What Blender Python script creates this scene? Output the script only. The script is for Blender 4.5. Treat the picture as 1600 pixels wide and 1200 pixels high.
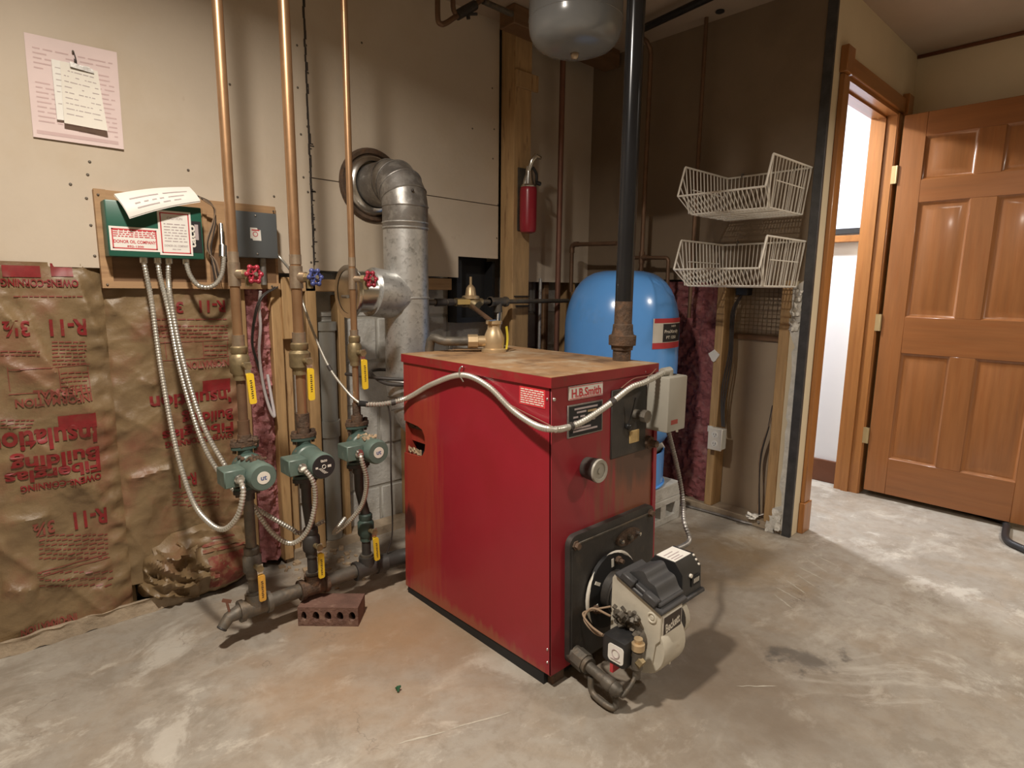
import bpy, bmesh, math, random
from math import sin, cos, radians, pi, hypot
from mathutils import Vector, Matrix, noise

for o in list(bpy.data.objects):
    bpy.data.objects.remove(o, do_unlink=True)
SC = bpy.context.scene
COL = SC.collection
random.seed(7)

# ------------------------------------------------------------------ camera
YAW, PITCH, ROLL, FPX, CH = radians(43.037), radians(9.232), radians(-0.652), 926.494, 1.14
FW = Vector((sin(YAW)*cos(PITCH), cos(YAW)*cos(PITCH), -sin(PITCH)))
_r = Vector((cos(YAW), -sin(YAW), 0)); _d = FW.cross(_r)
RT = cos(ROLL)*_r + sin(ROLL)*_d
DN = -sin(ROLL)*_r + cos(ROLL)*_d
CAM = Vector((0, 0, CH))
cd = bpy.data.cameras.new('camera'); cam = bpy.data.objects.new('camera', cd); COL.objects.link(cam)
cd.sensor_width = 36; cd.lens = FPX/1600*36; cd.clip_start = .02
m = Matrix.Identity(4)
for i in range(3):
    m[i][0] = RT[i]; m[i][1] = -DN[i]; m[i][2] = -FW[i]; m[i][3] = CAM[i]
cam.matrix_world = m
SC.camera = cam

def on(px, py, x=None, y=None, z=None):
    """photo pixel -> point on a known plane of the room"""
    r = FW + RT*((px-800)/FPX) + DN*((py-600)/FPX)
    if x is not None: t = x/r.x
    elif y is not None: t = y/r.y
    else: t = (z-CH)/r.z
    return CAM + r*t

# ------------------------------------------------------------------ world, lamps, exposure
w = bpy.data.worlds.new('world'); SC.world = w; w.use_nodes = True
w.node_tree.nodes['Background'].inputs[0].default_value = (.6, .65, .75, 1)
w.node_tree.nodes['Background'].inputs[1].default_value = .15
vs = SC.view_settings
vs.view_transform = 'Standard'; vs.look = 'None'; vs.exposure = 0.32; vs.gamma = 1.0; vs.use_curve_mapping = False

def area_lamp(name, loc, size, power, col, aim=None, spread=150, sy=None):
    l = bpy.data.lights.new(name, 'AREA'); o = bpy.data.objects.new(name, l); COL.objects.link(o)
    l.shape = 'DISK' if sy is None else 'RECTANGLE'; l.size = size
    if sy: l.size_y = sy
    l.energy = power; l.color = col; l.spread = radians(spread)
    o.location = loc
    d = (Vector(aim)-Vector(loc)) if aim else Vector((0, 0, -1))
    o.rotation_euler = d.to_track_quat('-Z', 'Y').to_euler()
    return o
CEIL = 2.39
WARM = (1, .905, .785)
area_lamp('ceiling_lamp', (.20, 1.0, CEIL-.03), .15, 41, WARM, spread=160)
area_lamp('ceiling_lamp', (.35, -1.0, CEIL-.03), .16, 11, WARM, spread=130)
area_lamp('ceiling_lamp', (2.68, -.45, CEIL-.03), .16, 23, WARM, spread=145)
area_lamp('hall_lamp', (3.22, 1.72, 2.3), .16, 46, (.92, .95, 1), spread=170)

# ------------------------------------------------------------------ materials
MATS = {}
def mat(name, col, rough=.5, metal=0., var=.12, scale=6., col2=None, thr=(.45, .62), bump=0., bscale=40., spec=.5, stretch=(1, 1, 1), emit=0, col3=None, scale3=25., thr3=(.6, .7), coat=0., detail=6.):
    """base colour with blotchy variation, an optional second and third colour (wear, grain, rust) and fine relief"""
    mt = bpy.data.materials.new(name); mt.use_nodes = True
    nt = mt.node_tree; N = nt.nodes; L = nt.links
    bs = N['Principled BSDF']
    tc = N.new('ShaderNodeTexCoord'); mp = N.new('ShaderNodeMapping'); mp.inputs['Scale'].default_value = stretch
    L.new(tc.outputs['Object'], mp.inputs['Vector'])
    def nz(s, dt=detail, rg=.6):
        n = N.new('ShaderNodeTexNoise'); n.inputs['Scale'].default_value = s; n.inputs['Detail'].default_value = dt; n.inputs['Roughness'].default_value = rg
        L.new(mp.outputs['Vector'], n.inputs['Vector']); return n
    def ramp(src, a, b):
        r = N.new('ShaderNodeMapRange'); r.inputs['From Min'].default_value = a; r.inputs['From Max'].default_value = b
        L.new(src, r.inputs['Value']); return r.outputs['Result']
    def mix(fac, a, b):
        x = N.new('ShaderNodeMix'); x.data_type = 'RGBA'
        L.new(fac, x.inputs['Factor'])
        for k, v in (('A', a), ('B', b)):
            s = [i for i in x.inputs if i.name == k and i.type == 'RGBA'][0]
            if isinstance(v, tuple): s.default_value = (*v, 1)
            else: L.new(v, s)
        return [o for o in x.outputs if o.type == 'RGBA'][0]
    n1 = nz(scale)
    lo = tuple(c*(1-var*1.3) for c in col); hi = tuple(min(1, c*(1+var)) for c in col)
    out = mix(ramp(n1.outputs['Fac'], .3, .7), lo, hi)
    if col2: out = mix(ramp(nz(scale*1.7).outputs['Fac'], *thr), out, col2)
    if col3: out = mix(ramp(nz(scale3).outputs['Fac'], *thr3), out, col3)
    L.new(out, bs.inputs['Base Color'])
    bs.inputs['Roughness'].default_value = rough; bs.inputs['Metallic'].default_value = metal
    bs.inputs['Specular IOR Level'].default_value = spec
    bs.inputs['Coat Weight'].default_value = coat; bs.inputs['Coat Roughness'].default_value = .12
    if bump:
        b = N.new('ShaderNodeBump'); b.inputs['Strength'].default_value = bump; b.inputs['Distance'].default_value = .01
        L.new(nz(bscale).outputs['Fac'], b.inputs['Height']); L.new(b.outputs['Normal'], bs.inputs['Normal'])
    if emit:
        bs.inputs['Emission Color'].default_value = (*col, 1); bs.inputs['Emission Strength'].default_value = emit
    MATS[name] = mt
    return mt

drywall = mat('drywall', (.575, .492, .392), .8, var=.07, scale=1.6, col2=(.50, .40, .28), thr=(.52, .9), col3=(.36, .26, .17), scale3=9, thr3=(.70, .86), bump=.08, bscale=60)
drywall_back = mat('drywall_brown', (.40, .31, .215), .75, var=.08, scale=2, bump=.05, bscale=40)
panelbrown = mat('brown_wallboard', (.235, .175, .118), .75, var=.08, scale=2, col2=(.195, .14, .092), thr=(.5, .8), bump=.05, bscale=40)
drywall_core = mat('gypsum', (.68, .66, .60), .9, var=.15, scale=30, bump=.5, bscale=60)
cream = mat('cream_paint', (.72, .62, .44), .55, var=.05, scale=2, bump=.05, bscale=80)
ceil_m = mat('ceiling_board', (.42, .33, .25), .8, var=.06, scale=2)
hallwhite = mat('hall_white', (.74, .75, .79), .7, var=.02, scale=2)
wood = mat('stud_wood', (.46, .29, .135), .7, var=.16, scale=5, col2=(.30, .165, .07), thr=(.55, .75), stretch=(9, 9, .8), bump=.15, bscale=12)
wood_h = mat('blocking_wood', (.46, .29, .145), .7, var=.16, scale=5, col2=(.32, .18, .08), thr=(.55, .75), stretch=(.8, 9, 9), bump=.15, bscale=12)
ply = mat('plywood', (.42, .255, .13), .65, var=.14, scale=3, col2=(.28, .15, .07), thr=(.55, .78), stretch=(1, 4, 12), bump=.08, bscale=12)
plydark = mat('dark_wood_and_shade', (.19, .105, .052), .6, var=.2, scale=3, stretch=(1, 4, 12))
postw = mat('post_wood', (.48, .31, .15), .75, var=.18, scale=4, col2=(.24, .13, .06), thr=(.58, .72), stretch=(7, 7, .9), bump=.2, bscale=14)
doorw = mat('varnished_fir', (.265, .105, .034), .32, var=.14, scale=3, col2=(.24, .082, .022), thr=(.5, .8), stretch=(10, 10, .7), bump=.03, bscale=10, coat=.25)
doorrail = mat('varnished_fir_across', (.245, .095, .031), .32, var=.12, scale=3, col2=(.235, .08, .022), thr=(.5, .8), stretch=(10, .7, 10), bump=.03, bscale=10, coat=.25)
trimw = mat('trim_fir', (.36, .15, .042), .35, var=.13, scale=3, col2=(.27, .10, .028), thr=(.5, .8), stretch=(10, 10, .7), coat=.2)
trimh = mat('trim_fir_across', (.36, .15, .042), .35, var=.13, scale=3, col2=(.27, .10, .028), thr=(.5, .8), stretch=(.7, 10, 10), coat=.2)
darkwood = mat('dark_base_wood', (.13, .045, .02), .4, var=.15, scale=4)
kraft = mat('kraft_paper', (.225, .152, .076), .47, var=.2, scale=4, col2=(.150, .092, .045), thr=(.5, .72), bump=.3, bscale=34, spec=.6, col3=(.205, .068, .042), scale3=4.2, thr3=(.50, .72))
redink = mat('red_ink', (.225, .016, .018), .5, var=.22, scale=20, col2=(.20, .035, .025), thr=(.5, .7))
redwash = mat('red_fine_print', (.24, .062, .045), .5, var=.15, scale=20)
pink = mat('pink_fibreglass', (.56, .24, .25), .95, var=.3, scale=12, col2=(.62, .33, .32), thr=(.5, .72), col3=(.26, .07, .085), scale3=7, thr3=(.55, .75), bump=1., bscale=70)
pinkd = mat('pink_fibreglass_dusty', (.30, .10, .105), .95, var=.3, scale=9, col2=(.42, .22, .21), thr=(.5, .72), bump=1., bscale=60)
block_m = mat('concrete_block', (.53, .52, .485), .9, var=.12, scale=6, col2=(.33, .31, .27), thr=(.55, .8), bump=.5, bscale=70)
mortar = mat('mortar', (.40, .385, .345), .95, var=.1, scale=10, bump=.4, bscale=60)
sill = mat('dirty_sill', (.40, .32, .23), .9, var=.25, scale=9, bump=.6, bscale=30)
red = mat('red_enamel', (.30, .014, .027), .36, var=.06, scale=3, col2=(.27, .014, .02), thr=(.5, .8), bump=.03, bscale=30, coat=.15)
redrust = mat('red_enamel_rusted', (.28, .016, .026), .42, var=.08, scale=3, coat=.1)
redlid = mat('red_lid', (.27, .016, .022), .4, var=.12, scale=8, col2=(.17, .05, .03), thr=(.58, .75))
lidtop = mat('rusty_top', (.33, .195, .095), .8, var=.25, scale=5, col2=(.42, .34, .24), thr=(.50, .68), col3=(.15, .085, .045), scale3=6, thr3=(.53, .68), bump=.15, bscale=40)
black = mat('black_plastic', (.022, .022, .023), .38, var=.15, scale=8)
blackmat = mat('black_matte', (.012, .012, .013), .7, var=.15, scale=8)
castiron = mat('black_cast_iron', (.040, .036, .033), .5, var=.25, scale=9, col2=(.075, .06, .045), thr=(.55, .75), bump=.1, bscale=40)
blackpipe = mat('black_pipe', (.040, .041, .045), .2, metal=.55, var=.25, scale=6, col2=(.10, .075, .06), thr=(.6, .8), stretch=(1, 1, .3))
ironrust = mat('rusty_iron', (.105, .068, .046), .7, metal=.2, var=.35, scale=25, col2=(.17, .092, .05), thr=(.5, .7), bump=.5, bscale=90)
ironold = mat('old_iron', (.13, .115, .095), .55, metal=.4, var=.3, scale=14, col2=(.20, .15, .10), thr=(.5, .72), bump=.2, bscale=60)
galv = mat('galvanised_steel', (.58, .585, .575), .42, metal=.75, var=.12, scale=16, col2=(.64, .64, .63), thr=(.45, .6), col3=(.32, .32, .31), scale3=55, thr3=(.52, .7), bump=.05, bscale=60)
galvd = mat('galvanised_dull', (.30, .285, .27), .45, metal=.75, var=.2, scale=16, col2=(.44, .43, .41), thr=(.5, .64), bump=.1, bscale=40)
steel = mat('bright_steel', (.72, .72, .70), .25, metal=1., var=.06, scale=8)
flexm = mat('armoured_cable', (.60, .58, .52), .36, metal=.7, var=.12, scale=14)
flexdirty = mat('armoured_cable_dusty', (.44, .38, .30), .5, metal=.5, var=.15, scale=14)
copper = mat('copper_old', (.44, .265, .145), .38, metal=.72, var=.2, scale=7, col2=(.30, .165, .085), thr=(.5, .75), stretch=(1, 1, .5), col3=(.25, .13, .07), scale3=18, thr3=(.63, .78))
copperd = mat('copper_dull', (.20, .118, .072), .5, metal=.5, var=.25, scale=8, col2=(.20, .12, .08), thr=(.5, .75))
copperred = mat('copper_reddish', (.24, .115, .08), .5, metal=.4, var=.15, scale=6)
brass = mat('brass_old', (.32, .25, .14), .48, metal=.7, var=.25, scale=20, col2=(.22, .17, .10), thr=(.5, .72), bump=.15, bscale=60)
brassb = mat('brass_bright', (.60, .45, .27), .42, metal=.55, var=.12, scale=14)
solder = mat('solder_joint', (.50, .40, .30), .4, metal=.85, var=.2, scale=30)
yellow = mat('yellow_vinyl', (.78, .53, .03), .45, var=.08, scale=20)
yelloww = mat('yellow_vinyl_worn', (.70, .38, .06), .5, var=.15, scale=30)
ink = mat('dark_print', (.03, .028, .03), .6, var=.05)
wheelred = mat('red_wheel', (.29, .022, .04), .32, var=.12, scale=20, coat=.2)
wheelblue = mat('blue_wheel', (.05, .065, .21), .38, var=.12, scale=20, coat=.2)
pumpgreen = mat('pump_green', (.105, .150, .128), .42, var=.14, scale=12, col2=(.20, .24, .19), thr=(.6, .75))
pumpcast = mat('pump_casting', (.05, .085, .072), .55, var=.25, scale=14, col2=(.15, .10, .06), thr=(.58, .72))
boxgreen = mat('box_green', (.018, .105, .070), .38, var=.06, scale=5)
boxgrey = mat('box_grey', (.095, .105, .112), .42, var=.06, scale=5)
white = mat('white_card', (.80, .78, .73), .6, var=.03, scale=6)
offwhite = mat('off_white', (.74, .70, .62), .55, var=.05, scale=6)
pinkpaper = mat('pink_paper', (.76, .62, .60), .75, var=.05, scale=5)
print_red = mat('red_print', (.55, .05, .06), .6, var=.05)
print_grey = mat('grey_print', (.45, .38, .38), .7, var=.1, scale=30)
aqua = mat('grey_beige_enamel', (.335, .318, .272), .42, var=.04, scale=5)
bluet = mat('blue_enamel', (.125, .385, .90), .22, var=.05, scale=3, col2=(.14, .31, .62), thr=(.62, .85), coat=.3)
bluestrap = mat('dark_blue', (.02, .055, .16), .3, var=.1)
tankgrey = mat('grey_enamel', (.22, .23, .237), .22, var=.05, scale=4, coat=.3)
burnercream = mat('burner_cream', (.56, .52, .43), .45, var=.10, scale=10, col2=(.42, .34, .24), thr=(.62, .78), bump=.08, bscale=60)
dgrey = mat('dark_grey_plastic', (.050, .050, .052), .5, var=.12, scale=10)
wirew = mat('white_wire', (.84, .80, .72), .42, var=.05, scale=10)
brick_m = mat('brick_clay', (.165, .088, .066), .88, var=.2, scale=14, col2=(.30, .19, .14), thr=(.58, .75), bump=.6, bscale=80)
extred = mat('extinguisher_red', (.33, .018, .035), .32, var=.06, coat=.3)
cable_b = mat('black_cable', (.05, .042, .038), .55, var=.2, scale=20)
cable_t = mat('tan_cable', (.30, .21, .14), .6, var=.2, scale=20)
cable_w = mat('white_cable', (.66, .62, .64), .5, var=.06, scale=20)
steeledge = mat('steel_stud', (.085, .085, .088), .5, metal=.5, var=.2, scale=20)
hingem = mat('hinge_brass', (.58, .47, .26), .4, metal=.8)
hosem = mat('black_hose', (.02, .02, .022), .45, var=.1)
glassm = mat('frosted_pane', (.52, .57, .68), .25, var=.02)
meshw = mat('wire_mesh', (.28, .21, .13), .6, metal=.4)
dust = mat('debris', (.42, .31, .20), .95, var=.3, scale=30, bump=.6, bscale=50)
greenscrap = mat('green_scrap', (.02, .09, .04), .5)

def floor_material():
    mt = bpy.data.materials.new('concrete_floor'); mt.use_nodes = True
    nt = mt.node_tree; N = nt.nodes; L = nt.links; bs = N['Principled BSDF']
    tc = N.new('ShaderNodeTexCoord')
    def nz(s, d=8, rg=.6, st=(1, 1, 1), dist=0.):
        mp = N.new('ShaderNodeMapping'); mp.inputs['Scale'].default_value = st; mp.inputs['Rotation'].default_value = (0, 0, .4)
        L.new(tc.outputs['Object'], mp.inputs['Vector'])
        n = N.new('ShaderNodeTexNoise'); n.inputs['Scale'].default_value = s; n.inputs['Detail'].default_value = d+3; n.inputs['Roughness'].default_value = rg; n.inputs['Distortion'].default_value = dist
        L.new(mp.outputs['Vector'], n.inputs['Vector']); return n.outputs['Fac']
    def rmp(src, a, b):
        r = N.new('ShaderNodeMapRange'); r.inputs['From Min'].default_value = a; r.inputs['From Max'].default_value = b; L.new(src, r.inputs['Value']); return r.outputs['Result']
    def mix(f, a, b):
        x = N.new('ShaderNodeMix'); x.data_type = 'RGBA'; L.new(f, x.inputs['Factor'])
        for k, v in (('A', a), ('B', b)):
            s = [i for i in x.inputs if i.name == k and i.type == 'RGBA'][0]
            if isinstance(v, tuple): s.default_value = (*v, 1)
            else: L.new(v, s)
        return [o for o in x.outputs if o.type == 'RGBA'][0]
    def mul(a, b):
        x = N.new('ShaderNodeMath'); x.operation = 'MULTIPLY'; L.new(a, x.inputs[0])
        if isinstance(b, float): x.inputs[1].default_value = b
        else: L.new(b, x.inputs[1])
        return x.outputs[0]
    def spot(c, r0, r1):
        v = N.new('ShaderNodeVectorMath'); v.operation = 'DISTANCE'; L.new(tc.outputs['Object'], v.inputs[0]); v.inputs[1].default_value = (*c, 0)
        a = N.new('ShaderNodeMath'); a.operation = 'MULTIPLY_ADD'; L.new(nz(3.5), a.inputs[0]); a.inputs[1].default_value = .9; L.new(v.outputs['Value'], a.inputs[2])
        return rmp(a.outputs[0], r1+.45, r0+.45)
    c = mix(rmp(nz(1.1), .3, .72), (.250, .222, .185), (.415, .385, .335))
    c = mix(mul(rmp(nz(4.5, dist=1.0), .42, .68), .75), c, (.29, .235, .175))
    c = mix(mul(rmp(nz(2.3, dist=.6, st=(1, 2.2, 1)), .55, .72), .7), c, (.54, .505, .44))
    c = mix(mul(rmp(nz(16, rg=.72), .45, .72), .6), c, (.20, .160, .12))
    c = mix(mul(rmp(nz(3.2, dist=.5, rg=.72), .54, .60), .55), c, (.215, .182, .142))
    c = mix(mul(rmp(nz(5, st=(1, 1.6, 1), dist=.3, rg=.75), .57, .66), .5), c, (.56, .52, .45))
    c = mix(mul(rmp(nz(2.0, dist=.8, rg=.7), .56, .62), .5), c, (.56, .53, .47))
    for cc, r0, r1, colr, k in (((.95, 1.62), .05, .55, (.33, .20, .105), .75), ((1.75, 1.15), .15, .8, (.165, .128, .09), .75), ((2.35, 1.15), .02, .38, (.36, .245, .12), .55), ((1.5, .72), .05, .45, (.155, .118, .085), .7)):  # brown stains, plus the boiler's and burner's shadow painted into the floor colour
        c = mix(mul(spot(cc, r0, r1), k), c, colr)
    for cc, r in ((tuple(on(1270, 1032, z=0)[:2]), .022), (tuple(on(1313, 1015, z=0)[:2]), .016), (tuple(on(1255, 1062, z=0)[:2]), .012)):
        c = mix(mul(spot(cc, .0, r*2.6), .7), c, (.085, .075, .065))
    # fine cracks: thin iso-lines of a large noise
    n = nz(1.3, 5, .55)
    a = N.new('ShaderNodeMath'); a.operation = 'SUBTRACT'; L.new(n, a.inputs[0]); a.inputs[1].default_value = .52
    b = N.new('ShaderNodeMath'); b.operation = 'ABSOLUTE'; L.new(a.outputs[0], b.inputs[0])
    c = mix(mul(mul(rmp(b.outputs[0], .0022, .0), rmp(nz(2.), .5, .6)), .6), c, (.13, .10, .08))
    L.new(c, bs.inputs['Base Color'])
    bs.inputs['Roughness'].default_value = .62
    bp = N.new('ShaderNodeBump'); bp.inputs['Strength'].default_value = .22; bp.inputs['Distance'].default_value = .008
    L.new(nz(26), bp.inputs['Height']); L.new(bp.outputs['Normal'], bs.inputs['Normal'])
    return mt
floor_m = floor_material()

def streak_rust(mt, centre, size, colr, k):
    """add a rust stain with its own ragged shape to a material (object coordinates)"""
    nt = mt.node_tree; N = nt.nodes; L = nt.links; bs = N['Principled BSDF']
    src = bs.inputs['Base Color'].links[0].from_socket
    tc = N.new('ShaderNodeTexCoord')
    sub = N.new('ShaderNodeVectorMath'); sub.operation = 'SUBTRACT'; L.new(tc.outputs['Object'], sub.inputs[0]); sub.inputs[1].default_value = centre
    div = N.new('ShaderNodeVectorMath'); div.operation = 'DIVIDE'; L.new(sub.outputs[0], div.inputs[0]); div.inputs[1].default_value = size
    ln = N.new('ShaderNodeVectorMath'); ln.operation = 'LENGTH'; L.new(div.outputs[0], ln.inputs[0])
    mp = N.new('ShaderNodeMapping'); mp.inputs['Scale'].default_value = (45, 45, 3.5); L.new(tc.outputs['Object'], mp.inputs[0])
    nz = N.new('ShaderNodeTexNoise'); nz.inputs['Scale'].default_value = 1.; nz.inputs['Detail'].default_value = 5; L.new(mp.outputs[0], nz.inputs['Vector'])
    a = N.new('ShaderNodeMath'); a.operation = 'MULTIPLY_ADD'; L.new(nz.outputs['Fac'], a.inputs[0]); a.inputs[1].default_value = 1.6; L.new(ln.outputs['Value'], a.inputs[2])
    r = N.new('ShaderNodeMapRange'); r.inputs['From Min'].default_value = 1.75; r.inputs['From Max'].default_value = 1.25; r.inputs['To Max'].default_value = k; L.new(a.outputs[0], r.inputs['Value'])
    x = N.new('ShaderNodeMix'); x.data_type = 'RGBA'; L.new(r.outputs[0], x.inputs['Factor'])
    A = [i for i in x.inputs if i.name == 'A' and i.type == 'RGBA'][0]; B = [i for i in x.inputs if i.name == 'B' and i.type == 'RGBA'][0]
    L.new(src, A); B.default_value = (*colr, 1)
    L.new([o for o in x.outputs if o.type == 'RGBA'][0], bs.inputs['Base Color'])

# ------------------------------------------------------------------ mesh helpers
def V(*a): return Vector(a)
def frame(ax):
    ax = Vector(ax).normalized()
    u = ax.orthogonal().normalized() if abs(ax.z) > .999 else Vector((0, 0, 1)).cross(ax).normalized()
    if abs(ax.z) > .999: u = Vector((1, 0, 0))
    return u, ax.cross(u).normalized(), ax
def smooth_path(pts, k=8):
    pts = [Vector(p) for p in pts]; out = []
    q = [2*pts[0]-pts[1]]+pts+[2*pts[-1]-pts[-2]]
    for i in range(1, len(q)-2):
        for j in range(k):
            t = j/k; a, b, c, d = q[i-1:i+3]
            out.append(.5*((2*b)+(c-a)*t+(2*a-5*b+4*c-d)*t*t+(3*b-a-3*c+d)*t**3))
    out.append(pts[-1]); return out

class MB:
    def __init__(s): s.v = []; s.f = []
    def add(s, vs, fs):
        n = len(s.v); s.v += [tuple(x) for x in vs]; s.f += [tuple(i+n for i in f) for f in fs]; return s
    def bx(s, x0, x1, y0, y1, z0, z1, bev=0., seg=1):
        return s.box(((x0+x1)/2, (y0+y1)/2, (z0+z1)/2), (abs(x1-x0), abs(y1-y0), abs(z1-z0)), bev, None, seg)
    def box(s, c, sz, bev=0., rot=None, seg=1):
        bm = bmesh.new(); bmesh.ops.create_cube(bm, size=1)
        for v in bm.verts: v.co = Vector((v.co.x*sz[0], v.co.y*sz[1], v.co.z*sz[2]))
        if bev: bmesh.ops.bevel(bm, geom=bm.edges[:], offset=min(bev, min(sz)*.45), segments=seg, affect='EDGES', profile=.5)
        M = (rot if rot else Matrix.Identity(3))
        bm.verts.index_update()
        vs = [Vector(c)+M @ v.co for v in bm.verts]; fs = [[v.index for v in f.verts] for f in bm.faces]
        bm.free(); return s.add(vs, fs)
    def cyl(s, p0, p1, r0, r1=None, n=18, caps=True):
        r1 = r0 if r1 is None else r1
        return s.lathe(p0, Vector(p1)-Vector(p0), [(r0, 0), (r1, (Vector(p1)-Vector(p0)).length)], n, caps)
    def lathe(s, p0, ax, prof, n=24, caps=True):
        u, v, a = frame(ax); p0 = Vector(p0); vs = []; fs = []
        for r, h in prof:
            for i in range(n):
                t = 2*pi*i/n; vs.append(p0+a*h+(u*cos(t)+v*sin(t))*max(r, 1e-5))
        for j in range(len(prof)-1):
            for i in range(n):
                k = (i+1) % n; fs.append((j*n+i, j*n+k, (j+1)*n+k, (j+1)*n+i))
        if caps:
            fs.append(tuple(range(n))[::-1]); fs.append(tuple((len(prof)-1)*n+i for i in range(n)))
        return s.add(vs, fs)
    def tube(s, pts, r, n=10, k=0, ridge=0., pitch=.008, caps=True):
        p = smooth_path(pts, k) if k else [Vector(a) for a in pts]
        if ridge:   # resample to fine rings
            q = [p[0]]; acc = 0.
            for a, b in zip(p, p[1:]):
                d = (b-a).length; t = pitch/2-acc
                while t <= d:
                    q.append(a.lerp(b, t/d)); t += pitch/2
                acc = d-(t-pitch/2)
            p = q
        vs = []; fs = []; N_ = len(p)
        t0 = (p[1]-p[0]).normalized(); u = t0.orthogonal().normalized()
        for i in range(N_):
            t = (p[min(i+1, N_-1)]-p[max(i-1, 0)]).normalized()
            u = (u-t*u.dot(t)).normalized(); w_ = t.cross(u)
            rr = (r[i] if isinstance(r, (list, tuple)) else r)*(1-ridge*(i % 2))
            for j in range(n):
                a = 2*pi*j/n; vs.append(p[i]+(u*cos(a)+w_*sin(a))*rr)
        for i in range(N_-1):
            for j in range(n):
                kk = (j+1) % n; fs.append((i*n+j, i*n+kk, (i+1)*n+kk, (i+1)*n+j))
        if caps: fs.append(tuple(range(n))[::-1]); fs.append(tuple((N_-1)*n+j for j in range(n)))
        return s.add(vs, fs)
    def elbow(s, a, c, b, r, rad, n=16, seg=7):
        """pipe from a to b with a round bend of radius rad at corner c"""
        a, b, c = Vector(a), Vector(b), Vector(c)
        d1 = (a-c).normalized(); d2 = (b-c).normalized()
        p = [a]; s1 = c+d1*rad; s2 = c+d2*rad; ctr = c+(d1+d2)*rad
        for i in range(seg+1):
            t = i/seg*pi/2; p.append(ctr-d2*rad*cos(t)-d1*rad*sin(t))
        p.append(b); return s.tube(p, r, n)
    def torus(s, c, ax, R, r, n=28, k=8):
        u, v, a = frame(ax); c = Vector(c); vs = []; fs = []
        for i in range(n):
            t = 2*pi*i/n; d = u*cos(t)+v*sin(t)
            for j in range(k):
                q = 2*pi*j/k; vs.append(c+d*(R+r*cos(q))+a*r*sin(q))
        for i in range(n):
            for j in range(k):
                i2 = (i+1) % n; j2 = (j+1) % k; fs.append((i*k+j, i2*k+j, i2*k+j2, i*k+j2))
        return s.add(vs, fs)
    def sphere(s, c, r, n=14, m_=8, sc=(1, 1, 1)):
        c = Vector(c); vs = []; fs = []
        for i in range(m_+1):
            p = pi*i/m_
            for j in range(n):
                t = 2*pi*j/n; vs.append(c+Vector((r*sc[0]*sin(p)*cos(t), r*sc[1]*sin(p)*sin(t), r*sc[2]*cos(p))))
        for i in range(m_):
            for j in range(n):
                k = (j+1) % n; fs.append((i*n+j, (i+1)*n+j, (i+1)*n+k, i*n+k))
        return s.add(vs, fs)
    def prism(s, poly, o, u, v, d):
        """2-D polygon in the plane (o,u,v), pushed out by vector d"""
        o, u, v, d = Vector(o), Vector(u), Vector(v), Vector(d)
        a = [o+u*x+v*y for x, y in poly]; n = len(a)
        fs = [tuple(range(n)), tuple(range(2*n-1, n-1, -1))]+[((i+1) % n, i, n+i, n+(i+1) % n) for i in range(n)]
        return s.add(a+[p+d for p in a], fs)
    def grid(s, fn, nu, nv):
        vs = [fn(i/nu, j/nv) for j in range(nv+1) for i in range(nu+1)]
        fs = [(j*(nu+1)+i, j*(nu+1)+i+1, (j+1)*(nu+1)+i+1, (j+1)*(nu+1)+i) for j in range(nv) for i in range(nu)]
        return s.add(vs, fs)
    def mesh(s, name, mt, off=(0, 0, 0)):
        me = bpy.data.meshes.new(name); off = Vector(off)
        me.from_pydata([tuple(Vector(p)-off) for p in s.v], [], s.f)
        bm = bmesh.new(); bm.from_mesh(me)
        big = [f for f in bm.faces if len(f.verts) > 4]
        bmesh.ops.recalc_face_normals(bm, faces=bm.faces[:])
        if big: bmesh.ops.triangulate(bm, faces=big)
        bm.to_mesh(me); bm.free()
        me.shade_smooth(); me.set_sharp_from_angle(angle=radians(38))
        me.materials.append(mt); return me

def rootloc(p):
    while p.parent: p = p.parent
    return p.location
def thing(name, label, cat, loc=(0, 0, 0), group=None):
    o = bpy.data.objects.new(name, None); COL.objects.link(o); o.location = loc; o.empty_display_size = .05
    o['label'] = label; o['category'] = cat
    if group: o['group'] = group
    return o
def part(name, mb, mt, parent, label=None, kind=None):
    off = rootloc(parent)
    o = bpy.data.objects.new(name, mb.mesh(name, mt, off)); COL.objects.link(o); o.parent = parent
    if label: o['label'] = label
    if kind: o['kind'] = kind
    return o
def solo(name, mb, mt, label, cat, loc=(0, 0, 0), group=None):
    o = bpy.data.objects.new(name, mb.mesh(name, mt, loc)); COL.objects.link(o); o.location = loc
    o['label'] = label; o['category'] = cat
    if group: o['group'] = group
    return o
def struct(name, mb, mt):
    o = bpy.data.objects.new(name, mb.mesh(name, mt)); COL.objects.link(o); o['kind'] = 'structure'; return o
def empty_struct(name, loc=(0, 0, 0)):
    o = bpy.data.objects.new(name, None); COL.objects.link(o); o.location = loc; o['kind'] = 'structure'; return o

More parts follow.
